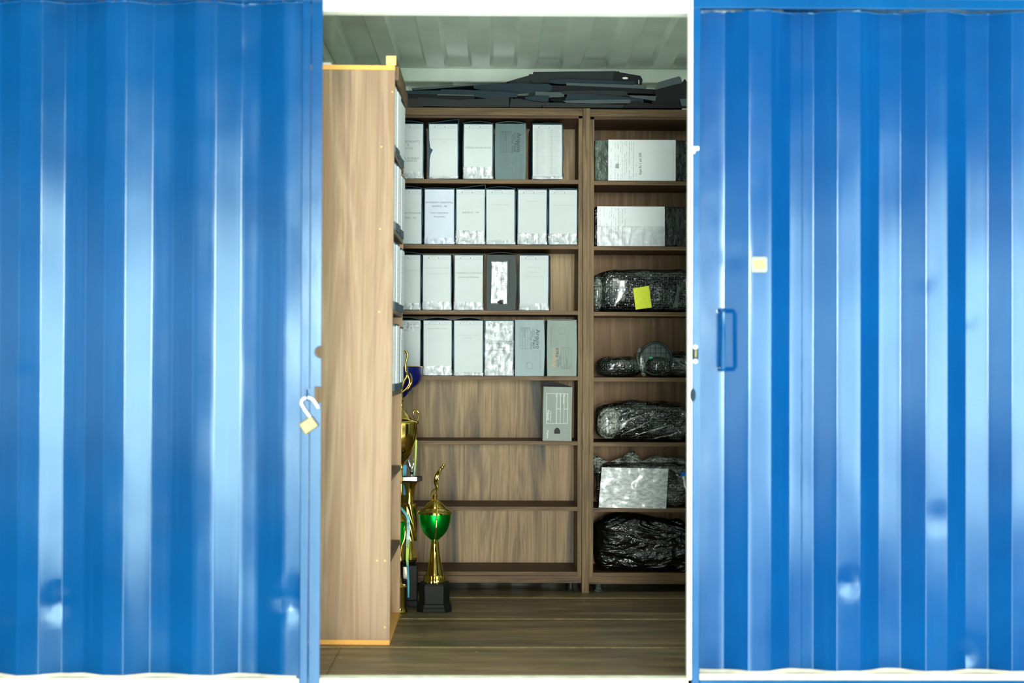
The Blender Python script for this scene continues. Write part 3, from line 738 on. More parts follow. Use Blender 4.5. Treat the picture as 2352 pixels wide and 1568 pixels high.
m = MB(); m.prism([(-.016, .028), (.010, .028), (.010, .046), (-.008, .046), (-.016, .040)], -.003, -.0012); m.build('finger_hole', sh_black, t)
m = MB(); m.box(.037, .0382, -.001, -.0001, .05, .225); m.build('side_crease', sh_black, t)
# tape over its label
m = MB(); vs = [( -.044+.072*i/16, -.0022-.003*abs(noise.noise(Vector((i*.9, k*.8, 4)))), .028+.188*k/24) for i in range(17) for k in range(25)]
m.add(vs, [(25*i+k, 25*i+25+k, 25*i+26+k, 25*i+k+1) for i in range(16) for k in range(24)]); m.build('clear_tape', tape, t, smooth=True, angle=80)
abox('archive box with LOTES label and dark side showing, right end of the third shelf', bx(1192, 1260, 2, YS+.001), w=.130, num='31', group=GB, lines=[('SINDMC 038 - 142', .225, 27, 'l'), ('1/3 DE FÉRIAS', .31, 22, 'l'), ('(LOTES 02, 03, 04, 05, 06 e 07)', .40, 43, 'l')], foot=('ANO', '2018'), tape_=(.0, .12), bul=(.003, .001), rz=-.055, lid='low')
# row 4
abox('archive box above the blue cup, its label mentioning Camboriú', bx(899, 966, 3), num='29', group=GB, w=.128, lines=[('Ação sobre 1/3 de Férias', .14, 60, 'n'), ('Camboriú', .185, 24, 'n')], foot=None, tape_=(.8, .96))
abox('archive box labelled Revisão do Triênio, fourth shelf', bx(972, 1038, 3), w=.127, num='78', group=GB, lines=[('Revisão do Triênio de Camboriú', .155, 46, 'n')], foot=('ANO', '2020'), tape_=(.0, .17))
abox('archive box labelled MONITORAS, fourth shelf', bx(1042, 1110, 3), w=.130, num='40', group=GB, lines=[('INDENIZAÇÃO DE FÉRIAS CAMBORIÚ', .27, 50, 'l'), ('MONITORAS', .32, 18, 'l')], foot=('ANO', '2020'), tape_=(.0, .06))
abox('archive box under a broad glaring sheet of tape, fourth shelf', bx(1113, 1180, 3), w=.127, num='147', group=GB, lines=[('5 - LOTES 1/3 DE FÉRIAS', .38, 58, 'n'), ('(MAGISTÉRIO CAMBORIÚ)', .42, 58, 'n'), ('AUMENTO DO', .50, 30, 'n'), ('MAGISTÉRIO CAMBORIÚ', .54, 52, 'n')], foot=('ANO', '2018'), tape_=(.0, .97), lid='flat')
grey_box('unlabelled blue-grey archive box printed Arquivo in black, fourth shelf', bx(1183, 1249, 3), 'silver', w=.127, lid='flat', group=GB, gold_=False, bul=(.000, .004))
grey_box('unlabelled pale grey archive box standing upside down, right end of the fourth shelf', bx(1256, 1325, 3), 'pale', w=.128, flip=True, gold_=True, group=GB, lid='low')
# row 5
lx5 = bx(1247, 1314, 4)
t = abox('lone dusty grey archive box with white printed frame on the fifth shelf', lx5, 'dusty', w=.127, h=.236, group=GB, lab=False, bul=(.001, -.001), lid='flat', ry=.012, slit=False)
m = MB(); a_ = .236
def fr_(xa, xb, za, zb): m.box(xa-.0006, xb+.0006, -.0007, -.0005, za-.0006, zb+.0006)
fx0, fx1, fz0, fz1 = -.049, .044, .077, .208
fr_(fx0, fx0, fz0, fz1); fr_(fx1, fx1, fz0, fz1); fr_(fx0, fx1, fz0, fz0); fr_(fx0, fx1, fz1, fz1)
for q in (-.004, .012, .028): fr_(q, q, fz0, fz1)
fr_(-.004, .012, .141, .141); fr_(.028, fx1, .141, .141)
m.text('Polionda', -.0415, .112, -.0007, width=.044, mi=0, rot=-PI/2); m.text('CAIXA ARQUIVO', -.031, .108, -.0007, width=.044, mi=0, rot=-PI/2)
m.text('Alaplast', -.043, .030, -.0007, width=.035, mi=0, rot=-PI/2)
for q, wz in ((.0005, .014), (.0165, .010), (.0325, .040), (.0395, .008)): m.text('Setor' if wz < .03 else 'Departamento', q-.007, fz1-.004-wz/2, -.0007, width=wz, mi=0, rot=-PI/2)
m.build('printed_panel', inkw, t)
P_ = [(-.014+.0, .032), (.012, .032), (.012, .046), (.007, .055), (-.001, .059), (-.009, .055), (-.014, .046)]
m = MB(); m.prism(P_, -.0012, -.0002); m.build('finger_hole', sh_char, t)
m = MB(); m.prism([(-.0635, .236), (.0635, .236), (.060, .2385), (.02, .251), (-.02, .257), (-.0635, .259)], .03, .033)
m.build('lid_flap', sh_black, t)

# ================================================================== LEFT BOOKCASE (side on)
LY0 = .62; LY1 = LY0+.672
TILT = .0052
pv = Vector((-.36, LY0, 0))
ML = Matrix.Translation(pv) @ Matrix.Rotation(TILT, 4, 'Y')
LD = .345                                   # depth along -x
lbk = thing('bookcase', 'pale walnut bookcase seen end-on inside the left side of the doorway', 'bookcase', pv, None, (0, TILT, 0))
TZ0, TZ1 = .0, 2.064
zL = [1.765, 1.487, 1.198, .899, .598, .305]
def lpart(nm, x0, x1, y0, y1, z0, z1, mat, bev=.0008):
    m = MB(); m.box(x0, x1, y0, y1, z0, z1); return m.build(nm, mat, lbk, bevel=bev)
lpart('side_panel', -LD, .0, 0, .016, .0185, TZ1-.0175, wood_side)
lpart('side_panel', -LD, .0, .672-.016, .672, .0185, TZ1-.0175, wood_sidein)
o = lpart('top_board', -LD, .0, 0, .672, TZ1-.017, TZ1, mdf); o['label'] = 'top board with raw orange cut end'
o = lpart('bottom_board', -LD, .0, 0, .672, .0005, .018, mdf); o['label'] = 'bottom board with raw orange cut end'
m = MB(); m.box(-.032, .004, 0, .003, TZ1+.0005, TZ1+.034, 1); m.box(-.032, .004, .003, .672, TZ1+.0005, TZ1+.034, 0)
m.build('top_rail', [wood_h, mdf2], lbk)
m = MB(); m.box(.0005, .012, .02, .672, TZ1-.048, TZ1-.0005); m.build('front_rail', wood_v, lbk)
lpart('back_panel', -LD-.005, -LD-.001, .0, .672, .02, TZ1-.02, wood_back)
for z in zL:
    lpart('shelf', -LD+.002, -.001, .0165, .672-.0165, z-.0165, z, wood_shelf)
for (px_, py_) in ((901, 211), (876, 337), (873, 526), (871, 716), (884, 1287), (866, 1287), (884, 1440)):
    p = at(px_, py_, LY0)
    q = ML.inverted() @ p
    m = MB(); m.lathe([(.003, 0), (.0028, .0012), (.001, .0016)], n=12); m.v = [Vector((q.x+v.x, -v.z-.0002, q.z+v.y)) for v in m.v]; m.build('screw_cap', mdf2, lbk)
words = ['top', 'second', 'third', 'fourth']; pos_ = ['nearest the doorway', 'second from the doorway', 'third from the doorway', 'farthest from the doorway']
for r_ in range(4):
    for k in range(4):
        ww = .139
        jit = rnd.uniform(-.003, .002)
        loc = ML @ Matrix.Translation(((-.004+jit+(.006 if k % 2 else 0)), .093+k*.150, zL[r_]+.0006)) @ Matrix.Rotation(PI/2-.035+rnd.uniform(-.012, .012), 4, 'Z')
        abox('archive box in the light bookcase, %s shelf, %s' % (words[r_], pos_[k]), loc.to_translation(), 'navy' if k != 0 else 'silver', w=ww, h=.243+rnd.uniform(-.004, .003), d=.30, simple=True, lab=True, M=loc, group='archive boxes in the light bookcase', lid='flat', slit=False)
# small white carton on top
p = ML @ Vector((-.262, .08, TZ1+.0006))
m = MB(); m.box(-.03, .028, -.02, .10, 0, .018)
m.box(-.0295, .0275, -.0205, -.02, .001, .017)
tag(m.build('small_carton', paper_w, None, (0, 0, 0), bevel=.002), 'small white carton on top of the light bookcase beside the left post', 'carton').location = p

# ================================================================== FLATTENED BLACK BOXES ON TOP
zt0 = ztop
GS = 'flattened black archive boxes on top of the bookcases'
def flat(lbl, top, bot, y, mat, depth=.26, t=.0025, rise=0.0, extra=None):
    """a flattened box: a front flap (top/bottom outlines in the photo) and the sheet running back from its crease"""
    T = [at(px, py, y) for px, py in top]; B_ = [at(px, py, y) for px, py in bot]
    for q in T+B_: q.z = max(q.z, zt0+.0012)
    o = sum((q for q in B_), Vector())/len(B_); o = Vector((o.x, y, min(q.z for q in B_)))
    m = MB(); m.prism([(q.x, q.z) for q in T]+[(q.x, q.z) for q in reversed(B_)], y, y+t)
    T2 = [(q.x, q.z) for q in T]
    n0 = len(m.v); m.sheet(T2, y+t, y+depth, t)
    if extra: extra(m, y)
    ob = m.build('flattened_archive_box', [SH[mat], white_trim, inkd], None, o)
    tag(ob, lbl, 'flattened box', GS)
    return ob
flat('flattened grey box with drooping right end, lowest at the left', [(992, 230), (1053, 229.5), (1120, 226), (1169, 221)], [(992, 244), (1053, 246), (1120, 246), (1169, 245)], 1.985, 'c', .25)
flat('flattened grey box with pale top edge behind the drooping one at left', [(961, 223), (1005, 226), (1050, 229)], [(960, 243), (1005, 244), (1050, 244)], 1.990, 'c', .25)
flat('short flattened grey box at the far left beside the light bookcase', [(926, 229), (944, 226), (972, 227)], [(926, 246), (944, 246), (972, 246)], 1.995, 'c', .2)
flat('long slate-blue flattened box above the left stack', [(1013, 205), (1063, 206), (1113, 208), (1189, 213.5)], [(1005, 216), (1063, 218), (1117, 226), (1189, 223)], 1.988, 'b', .22)
flat('flattened sheet with one straight pale edge under the slate-blue box', [(1005, 216), (1088, 217.5)], [(1005, 219), (1088, 220.5)], 1.984, 'l', .2)
flat('teal-black flattened box at left under the tapering grey one', [(925, 208), (1010, 208)], [(925, 216), (1005, 217)], 1.992, 'b', .2)
flat('black flattened box wedged at left under the teal-black one', [(925, 216), (1008, 217), (1090, 221)], [(925, 228), (1008, 228), (1090, 230)], 2.000, 'k', .2)
flat('light grey flattened box tapering to the right at upper left', [(946, 202), (1020, 197.5), (1104, 193)], [(950, 207), (1020, 202), (1104, 194.5)], 2.03, 'l', .2)
flat('wide bowed blue-black flattened box in the middle', [(1088, 196), (1125, 192.5), (1160, 191), (1203, 190.5), (1224, 193), (1258, 192), (1268, 197)], [(1088, 203), (1113, 209), (1160, 213), (1190, 216), (1224, 213), (1258, 210), (1266, 209)], 2.02, 'b', .22)
flat('flattened box corner slanting up toward the topmost one', [(1163, 188), (1190, 180), (1215, 173)], [(1183, 192), (1195, 191), (1218, 190)], 2.05, 'c', .15)
flat('topmost big flattened black box', [(1215, 170), (1224, 170), (1225, 165), (1300, 164), (1416, 163)], [(1215, 182), (1224, 190), (1225, 190), (1300, 192), (1408, 186)], 2.06, 'c', .2)
def holes(m, y):
    p = at(1436, 179.5, y); m.prism([(p.x+.013*math.cos(t), p.z+.0048*math.sin(t)) for t in [2*PI*i/16 for i in range(16)]], y-.0012, y-.0002, 1)
    p = at(1467, 188, y); m.prism([(p.x-.0015, p.z-.009), (p.x+.002, p.z-.009), (p.x+.0015, p.z+.009), (p.x-.001, p.z+.009)], y-.0012, y-.0002, 1)
flat('black end flap with an oval hand hole', [(1411, 167), (1420, 163), (1424, 166), (1471, 174), (1476, 183)], [(1408, 186), (1420, 189), (1440, 191), (1464, 194), (1474, 195)], 2.055, 'k', .12, extra=holes)
flat('slate-blue folded strip under the topmost box', [(1263, 184), (1277, 184), (1278, 181), (1370, 184), (1458, 187)], [(1261, 190), (1277, 192), (1288, 193), (1370, 194), (1456, 194)], 2.035, 'b', .2)
flat('long pale grey folded strip below the slate-blue strip', [(1301, 190), (1400, 193), (1484, 196)], [(1301, 196), (1400, 200), (1484, 204)], 2.025, 'l', .2)
flat('black box edge running under the pale grey strip', [(1266, 196), (1380, 199), (1504, 205)], [(1262, 210), (1380, 212), (1506, 216)], 2.03, 'k', .2)
flat('bowed grey box with light rim in the right half of the stack', [(1269, 211), (1300, 209), (1356, 208), (1434, 208.5), (1440, 211)], [(1285, 216), (1300, 217), (1356, 219), (1434, 221), (1442, 220)], 2.01, 'c', .2)
flat('grey ribbed flap left of the bowed grey box', [(1230, 210), (1258, 211), (1287, 212), (1296, 217)], [(1228, 222), (1258, 224), (1287, 223), (1296, 222)], 2.004, 'l', .2)
flat('slate-blue panel sloping down to the right, in the right half', [(1304, 215), (1364, 217), (1430, 222), (1477, 226)], [(1298, 230), (1364, 231), (1430, 234), (1478, 237)], 1.996, 'b', .22)
flat('pale-edged tray under the sloping slate-blue panel', [(1294, 231), (1370, 229), (1448, 228.5)], [(1300, 236), (1370, 238), (1448, 237)], 1.990, 'l', .22)
flat('lowest grey box spanning over the wooden upright', [(1247, 235), (1340, 238), (1434, 240)], [(1246, 250), (1340, 250), (1431, 251)], 1.984, 'c', .25)
flat('lowest dark box right of the wooden upright', [(1434, 240), (1458, 233), (1497, 238), (1552, 245)], [(1433, 251), (1458, 251), (1497, 251), (1550, 252)], 1.986, 'k', .25)
flat('light grey curled flap at the right of the stack', [(1442, 219), (1475, 219.5), (1507, 221)], [(1450, 223), (1475, 227), (1505, 232)], 1.992, 'l', .2)
flat('tangle of black flaps near the right jamb', [(1498, 226), (1507, 221), (1545, 220), (1580, 219)], [(1498, 239), (1510, 243), (1545, 247), (1580, 249)], 2.0, 'k', .22)
flat('open black box leaning up at the right end', [(1504, 206), (1535, 198), (1566, 190), (1573, 181), (1582, 192)], [(1506, 220), (1530, 224), (1566, 223), (1575, 223), (1582, 223)], 2.01, 'k', .2)
flat('ribbed grey lid standing up at the right end', [(1505, 204), (1512, 189), (1535, 182), (1560, 175), (1564, 178)], [(1505, 206), (1512, 204), (1535, 198), (1560, 191), (1567, 189)], 2.005, 'l', .03)
flat('small square grey flap against the right jamb', [(1561, 227), (1582, 227)], [(1565, 243), (1582, 244)], 1.988, 'l', .1)
def arq(m, y):
    p = at(1213, 240, y); m.text('Arquivo', p.x, p.z, y-.0006, width=.075, mi=2, vs_=.7)
flat('grey flap with faint upside print in the middle of the lowest layer', [(1175, 224), (1180, 228), (1187, 226), (1215, 231), (1250, 236)], [(1170, 246), (1180, 247), (1187, 247), (1215, 248), (1243, 249)], 1.982, 'c', .25, extra=arq)
flat('grey pointed flap above the printed one', [(1205, 223), (1230, 219), (1262, 220)], [(1207, 229), (1230, 232), (1258, 235)], 1.995, 'b', .22)
rr_ = random.Random(9)
names_ = ['bottom', 'second', 'third', 'fourth', 'fifth', 'sixth']
for side, (xa, xb) in (('left', (930, 1235)), ('right', (1262, 1572))):
    for k in range(6):
        z = zt0+.002+k*.0105; a_ = at(xa+rr_.uniform(-4, 14), 230, 2.05).x; b_ = at(xb-rr_.uniform(-6, 16), 230, 2.05).x
        m = MB(); y = 2.045+rr_.uniform(0, .012); n_ = 10
        P_ = [(a_+(b_-a_)*i/n_, z+.006+.003*math.sin(PI*i/n_)*(k/5)) for i in range(n_+1)]
        m.sheet(P_, y, 2.29, .0035); m.sheet([(p[0]+.004, p[1]-.0048) for p in P_[:-1]], y+.003, 2.29, .0035)
        tag(m.build('flattened_archive_box', [sh_black if k % 2 else sh_blue], None, (a_, y, z)), 'flat black box deep in the %s pile, %s layer from the wood' % (side, names_[k]), 'flattened box', GS)

# ================================================================== THINGS IN THE RIGHT BOOKCASE
SB = [z-.004 for z in shelf_z]; ZB0 = zbot-.004
def lump(w, d, h, seed, nx=72, nz=36, p=4.0, amp=.006, fr=14, top=None, flatb=True):
    """rounded parcel: superellipsoid around the origin-bottom, lumpy"""
    vs = []; fs = []
    for j in range(nz+1):
        v = -PI/2+PI*j/nz
        cv = abs(math.cos(v))**(2/p); sv = math.copysign(abs(math.sin(v))**(2/p), math.sin(v))
        for i in range(nx):
            u = 2*PI*i/nx
            cu = math.copysign(abs(math.cos(u))**(2/p), math.cos(u)); su = math.copysign(abs(math.sin(u))**(2/p), math.sin(u))
            x, y, z = w/2*cv*cu, d/2*cv*su, h/2+h/2*sv
            q = Vector((x*fr+seed, y*fr, z*fr)); nn = noise.noise(q)+.5*noise.noise(q*2.3)
            x += amp*nn*cu*cv; y += amp*nn*su*cv; z += amp*nn*sv
            if top: z = z*(1+(top(x/(w/2))-1)*max(0, z/h))
            vs.append((x, y, max(z, .0006)))
    for j in range(nz):
        for i in range(nx): k = (i+1) % nx; fs.append((j*nx+i, j*nx+k, (j+1)*nx+k, (j+1)*nx+i))
    return vs, fs
XB = BX0+.0195            # inner left face of right bookcase
bw = .45
# film-wrapped stacks of files with a cover sheet
for (row, ytop, xs0, xs1, lbl, lft) in ((0, 321, 1397, 1552, 'film-wrapped bundle with white form, top shelf of right bookcase', film_c), (1, 474, 1372, 1527, 'black film-wrapped bundle with glaring white form, second shelf of right bookcase', film_b)):
    z0 = SB[row]+.0006; hh = zc(ytop, 1470)-z0-.001; x0 = XB+.002
    t = thing('wrapped_bundle', lbl, 'wrapped bundle', (x0, YS+.004, z0), 'film-wrapped bundles with forms')
    m = MB(); m.box(.0, bw, .0, .30, 0, hh); o = m.build('bundle_body', film_b, t, bevel=.006)
    xa, xb = at(xs0, 400, YS).x-x0, at(xs1, 400, YS).x-x0
    if row == 0:
        m = MB(); m.box(-.0008, xa, -.0012, .30, -.0, hh+.0008); m.build('film_wrapping', film_c, t, bevel=.005)
    m = MB(); nx_ = 30; P_ = []
    for i in range(nx_+1):
        x = xa+(xb-xa)*i/nx_
        for k in range(13): P_.append((x, -.003-.0012*noise.noise(Vector((x*22, k*.35, row*5))), .001+(hh-.0)*k/12))
    m.add(P_, [(13*i+k, 13*i+13+k, 13*i+14+k, 13*i+k+1) for i in range(nx_) for k in range(12)])
    # rotated form print: columns of faint type
    r2 = random.Random(4+row)
    for cxm, dens, ii in ((.012, .3, 1), (.030, .8, 2), (.042, .5, 1), (.054, .7, 2), (.062, .9, 2), (.072, .6, 2), (.080, .7, 2), (.092, .9, 1), (.100, .4, 2), (.110, .9, 1), (.122, .5, 2)):
        xx = xa+cxm*1.0; z = .006
        while z < hh-.008:
            ln_ = r2.uniform(.004, .018)
            if r2.random() < dens: m.rect(xx, xx+.0013, z, min(z+ln_, hh-.006), -.0052, ii)
            z += ln_+.003
    m.rect(xb-.010, xb-.0095, .01, hh-.02, -.0052, 1)
    if row == 0:
        m.text('Itajaí fls 1 até 200', xa+.142, hh*.42, -.0053, width=.095, mi=3, rot=PI/2, vs_=1.2)
        m.rect(xa+.032, xa+.047, .055, .075, -.0052, 2); m.rect(xa+.032, xa+.05, .0, .0, -.0052, 2)
    m.build('cover_form', [paper_w, inkg, inkl, ink], t)
    if row == 1:
        m = MB(); vs = [(xa+(xb-xa)*i/30, -.0065-.006*abs(noise.noise(Vector((i*.4, k*.5, 8)))), .002+hh*.5*k/12) for i in range(31) for k in range(13)]
        m.add(vs, [(13*i+k, 13*i+13+k, 13*i+14+k, 13*i+k+1) for i in range(30) for k in range(12)]); m.build('clear_tape', tape, t, smooth=True, angle=80)
    m = MB()
    for k in range(26):
        x = xb+.006+r2.random()*.06; z = r2.uniform(.005, hh*.6); m.tube([(x, -.0015, z), (x+r2.uniform(-.012, .02), -.002, z+hh*.15), (x+r2.uniform(-.012, .02), -.0015, z+r2.uniform(.2, .35)*hh)], .0006, 5)
    m.build('film_creases', film_c, t)
GBW = 'bubble-wrapped bundles in the right bookcase'
# third shelf: long black parcel with yellow note
z0 = SB[2]+.0006; x0 = XB+.003
t = thing('bubble_wrapped_parcel', 'black bubble-wrapped parcel with a yellow note, third shelf', 'wrapped parcel', (x0+.235, YS+.13, z0), GBW)
vs, fs = lump(.452, .24, zc(617, 1440)-z0, 3.1, p=5.5); m = MB(); m.add(vs, fs); m.build('bubble_wrap', bub1, t, smooth=True, angle=80)
vs, fs = lump(.05, .10, .17, 7.7, 24, 24, 3.0); m = MB(); m.add([(v[0]-.222, v[1]-.065, v[2]*.97+.002) for v in vs], fs); m.build('wrap_end', bub3, t, smooth=True, angle=80)
def onpl(px, py, y, t_): p = at(px, py, y); return (p.x-t_.location.x, p.z-t_.location.z)
yf = YS+.13-.132
m = MB(); m.prism([onpl(*q, yf, t) for q in ((1460, 711), (1497, 706), (1490.5, 656), (1454, 662))], -.1325, -.131)
m.build('yellow_note', yel, t)
m = MB(); m.prism([onpl(*q, yf, t) for q in ((1546, 706), (1557, 706), (1560, 675), (1567, 660), (1557, 657), (1553, 675))], -.1325, -.131); m.build('tape_strip', film_c, t)
m = MB(); p = onpl(1429, 664, yf, t); m.lathe([(.001, 0), (.014, 0), (.014, .002), (.008, .004), (.002, .005)], n=20); m.v = [Vector((p[0]+v.x, -.1285-v.z, p[1]+v.y)) for v in m.v]; m.build('round_sticker', steel, t, smooth=True)
# fourth shelf: wrapped fitting with a round grille
z0 = SB[3]+.0006
t = thing('bubble_wrapped_fixture', 'bubble-wrapped fitting with a round black grille poking out', 'wrapped fixture', (at(1500, 860, YS+.1).x, YS+.12, z0), GBW)
def part_lump(nm, mat, cx, cy, w, d, h, seed, p=2.6, dz=0, amp=.006, tilt=0, nx=48, nz=24, top=None):
    vs, fs = lump(w, d, h, seed, nx, nz, p, amp, 18, top); m = MB(); c_, s_ = math.cos(tilt), math.sin(tilt)
    m.add([(cx+v[0]*c_+v[2]*s_, cy+v[1], dz+v[2]*c_-v[0]*s_*.6 if tilt else dz+v[2]) for v in vs], fs); return m.build(nm, mat, t, smooth=True, angle=80)
ox = t.location.x
part_lump('bubble_wrap', bub2, at(1425, 840, YS).x-ox, 0, .205, .2, .095, 2.2, 2.8)
part_lump('bubble_wrap', bub2, at(1562, 840, YS).x-ox, .02, .17, .2, .115, 5.2, 2.6)
gp = at(1506, 823, YS+.03); gx, gz = gp.x-ox, gp.z-z0
m = MB(); R_ = .070
ring = [(gx+R_*math.cos(t_), -.088, gz+R_*math.sin(t_)) for t_ in [2*PI*i/40 for i in range(41)]]; m.tube(ring, .006, 8)
for q in (-.046, -.023, 0, .023, .046):
    e = math.sqrt(R_**2-q**2); m.box(gx+q-.0014, gx+q+.0014, -.091, -.086, gz-e, gz+e); m.box(gx-e, gx+e, -.0905, -.0865, gz+q-.0014, gz+q+.0014)
m.build('round_grille', grill, t, smooth=True)
m = MB(); m.prism([(gx+R_*math.cos(t_), gz+R_*math.sin(t_)) for t_ in [2*PI*i/40 for i in range(40)]], -.082, -.03); m.build('grille_body', grillb, t)
m = MB(); p = at(1495, 821, YS+.02); m.lathe([(.007, 0), (.009, .003), (.006, .006)], n=16); m.v = [Vector((p.x-ox+v.x*1.2, -.092-v.z, p.z-z0+v.y*.6)) for v in m.v]; m.build('green_knob', greendot, t)
part_lump('bubble_wrap', bub1, gx+.012, -.055, .125, .11, .096, 8.1, 2.3)
part_lump('wrap_fold', bub3, gx-.048, -.075, .035, .04, .135, 4.4, 2.4, 0, .004, -.18)
# fifth shelf
z0 = SB[4]+.0006
t = thing('bubble_wrapped_parcel', 'long bubble-wrapped parcel streaked with shiny folds, fifth shelf', 'wrapped parcel', (XB+.24, YS+.13, z0), GBW)
vs, fs = lump(.452, .24, zc(921, 1440)-z0, 13.1, p=3.8, amp=.010, top=lambda u: 1.0-.07*max(0, u)); m = MB(); m.add(vs, fs); m.build('bubble_wrap', bub1, t, smooth=True, angle=80)
vs, fs = lump(.10, .06, .14, 17.7, 30, 24, 2.4); m = MB(); m.add([(v[0]-.175, v[1]-.105, v[2]+.012) for v in vs], fs); m.build('wrap_end', bub3, t, smooth=True, angle=80)
m = MB()
for (a_, b_, c_) in (((1408, 985), (1450, 962), (1490, 948)), ((1425, 1000), (1470, 980), (1500, 962)), ((1450, 1004), (1510, 985), (1545, 975)), ((1500, 1008), (1540, 1000), (1565, 990)), ((1415, 960), (1440, 948), (1470, 944))):
    pts = [onpl(*q, YS, t) for q in (a_, b_, c_)]
    m.tube([(pts[0][0], -.116, pts[0][1]), ((pts[0][0]+pts[1][0])/2, -.124, (pts[0][1]+pts[1][1])/2+.003), (pts[1][0], -.126, pts[1][1]), ((pts[2][0]+pts[1][0])/2, -.124, (pts[2][1]+pts[1][1])/2+.001), (pts[2][0], -.115, pts[2][1])], [.0005, .003, .0045, .003, .0005], 8)
m.build('film_folds', bub3, t, smooth=True)
# sixth shelf: parcel with paper under wrap
z0 = SB[5]+.0006
t = thing('bubble_wrapped_parcel', 'bubble-wrapped parcel with a white sheet under the wrap, sixth shelf', 'wrapped parcel', (XB+.24, YS+.13, z0), GBW)
vs, fs = lump(.452, .24, zc(1062, 1440)-z0, 23.1, p=5.0, amp=.009); m = MB(); m.add(vs, fs); m.build('bubble_wrap', bub2, t, smooth=True, angle=80)
m = MB(); pk = [(1362, 1046), (1378, 1050), (1400, 1062), (1430, 1050), (1455, 1035), (1466, 1043), (1475, 1060), (1505, 1045), (1530, 1052), (1550, 1050), (1582, 1056)]
T_ = [onpl(*q, YS+.05, t) for q in pk]; B_ = [onpl(q[0], 1085, YS+.05, t) for q in pk]
vs = []; K = 8
for i, (a_, b_) in enumerate(zip(T_, B_)):
    for k in range(K+1):
        u = k/K; vs.append((b_[0]+(a_[0]-b_[0])*u, -.095+.05*u+.012*noise.noise(Vector((i*.9, k*.6, 3))), b_[1]+(a_[1]-b_[1])*u))
m.add(vs, [((K+1)*i+k, (K+1)*(i+1)+k, (K+1)*(i+1)+k+1, (K+1)*i+k+1) for i in range(len(pk)-1) for k in range(K)])
o = m.build('wrap_frill', bub3, t, smooth=True, angle=80); so = o.modifiers.new('thick', 'SOLIDIFY'); so.thickness = .004
yf = YS+.13-.130
m = MB(); q4 = [onpl(*q, yf, t) for q in ((1375, 1165), (1530, 1168), (1535, 1076), (1382, 1073))]
vs = []; N = 26; M_ = 16
for i in range(N+1):
    for k in range(M_+1):
        u, v_ = i/N, k/M_; x = (q4[0][0]*(1-u)+q4[1][0]*u)*(1-v_)+(q4[3][0]*(1-u)+q4[2][0]*u)*v_; z = (q4[0][1]*(1-u)+q4[1][1]*u)*(1-v_)+(q4[3][1]*(1-u)+q4[2][1]*u)*v_
        vs.append((x, -.131-.004*noise.noise(Vector((x*30, z*30, 1))), z))
m.add(vs, [((M_+1)*i+k, (M_+1)*(i+1)+k, (M_+1)*(i+1)+k+1, (M_+1)*i+k+1) for i in range(N) for k in range(M_)])
a = NT('sheet_under_wrap'); vv = a.coord((1, 1, 2.2), rot=(0, .7, 0)); nn = a.noise(vv, 38, 4, .6, .3)
sheetm = a.set(a.ramp(nn, [(.35, L((160, 168, 164))), (.65, L((228, 234, 232)))]), .25, 0, .6, a.bump(nn, .7, .008), coat=.3)
m.build('white_sheet', sheetm, t, smooth=True, angle=80)
m = MB(); m.prism([onpl(*q, yf, t) for q in ((1563, 1094), (1577, 1092), (1577, 1083), (1565, 1083))], -.1335, -.131); m.build('blue_tag', bluetag, t)
# bottom: bin bag
z0 = ZB0+.0006
t = thing('bin_bag', 'black plastic bag stuffed full in the lowest compartment on the right', 'plastic bag', (XB+.24, YS+.13, z0))
def bagtop(u): return 1.0+.06*math.sin((u+.95)*2.2)-.05*(u > .2)
vs, fs = lump(.452, .25, zc(1192, 1440)-z0, 33.3, 110, 60, p=4.6, amp=.014, fr=9, top=lambda u: 1.06-.16*max(0, min(1, u+.35))); m = MB(); m.add(vs, fs); m.build('bag_body', bagm, t, smooth=True, angle=80)
m = MB(); px0 = onpl(1515, 1205, YS+.05, t)
m.stube([(px0[0]-.04, -.08, px0[1]-.02), (px0[0]-.015, -.08, px0[1]-.002), (px0[0], -.08, px0[1]+.012), (px0[0]+.006, -.08, px0[1]+.018)], [.03, .022, .013, .010], 12)
px1 = onpl(1548, 1205, YS+.05, t); m.stube([(px1[0]-.02, -.07, px1[1]-.02), (px1[0]-.014, -.07, px1[1]+.006), (px1[0], -.07, px1[1]+.012), (px1[0]+.02, -.07, px1[1]+.008), (px1[0]+.04, -.07, px1[1]-.02)], [.016, .015, .014, .02, .03], 12)
m.build('bag_knot', bagm, t, smooth=True, angle=80)
m = MB(); vs, fs = lump(.14, .10, .19, 3.9, 40, 30, 2.6, .012, 20); m.add([(v[0]+.165, v[1]-.09, v[2]) for v in vs], fs); m.build('bag_neck', bagm, t, smooth=True, angle=80)

# ================================================================== TROPHIES
GT = 'trophies on the floor'
def px2(t_, cx, base, y, pairs):
    """profile from the photo: (half-width px, row) -> (radius, height)"""
    k = 1/sc(y); return [(r_*k, (base-py)*k) for r_, py in pairs]
def base_oct(m, r, z0, z1, r2=None, mi=0):
    m.lathe([(r, z0), (r2 or r, z1)], n=8, mi=mi)
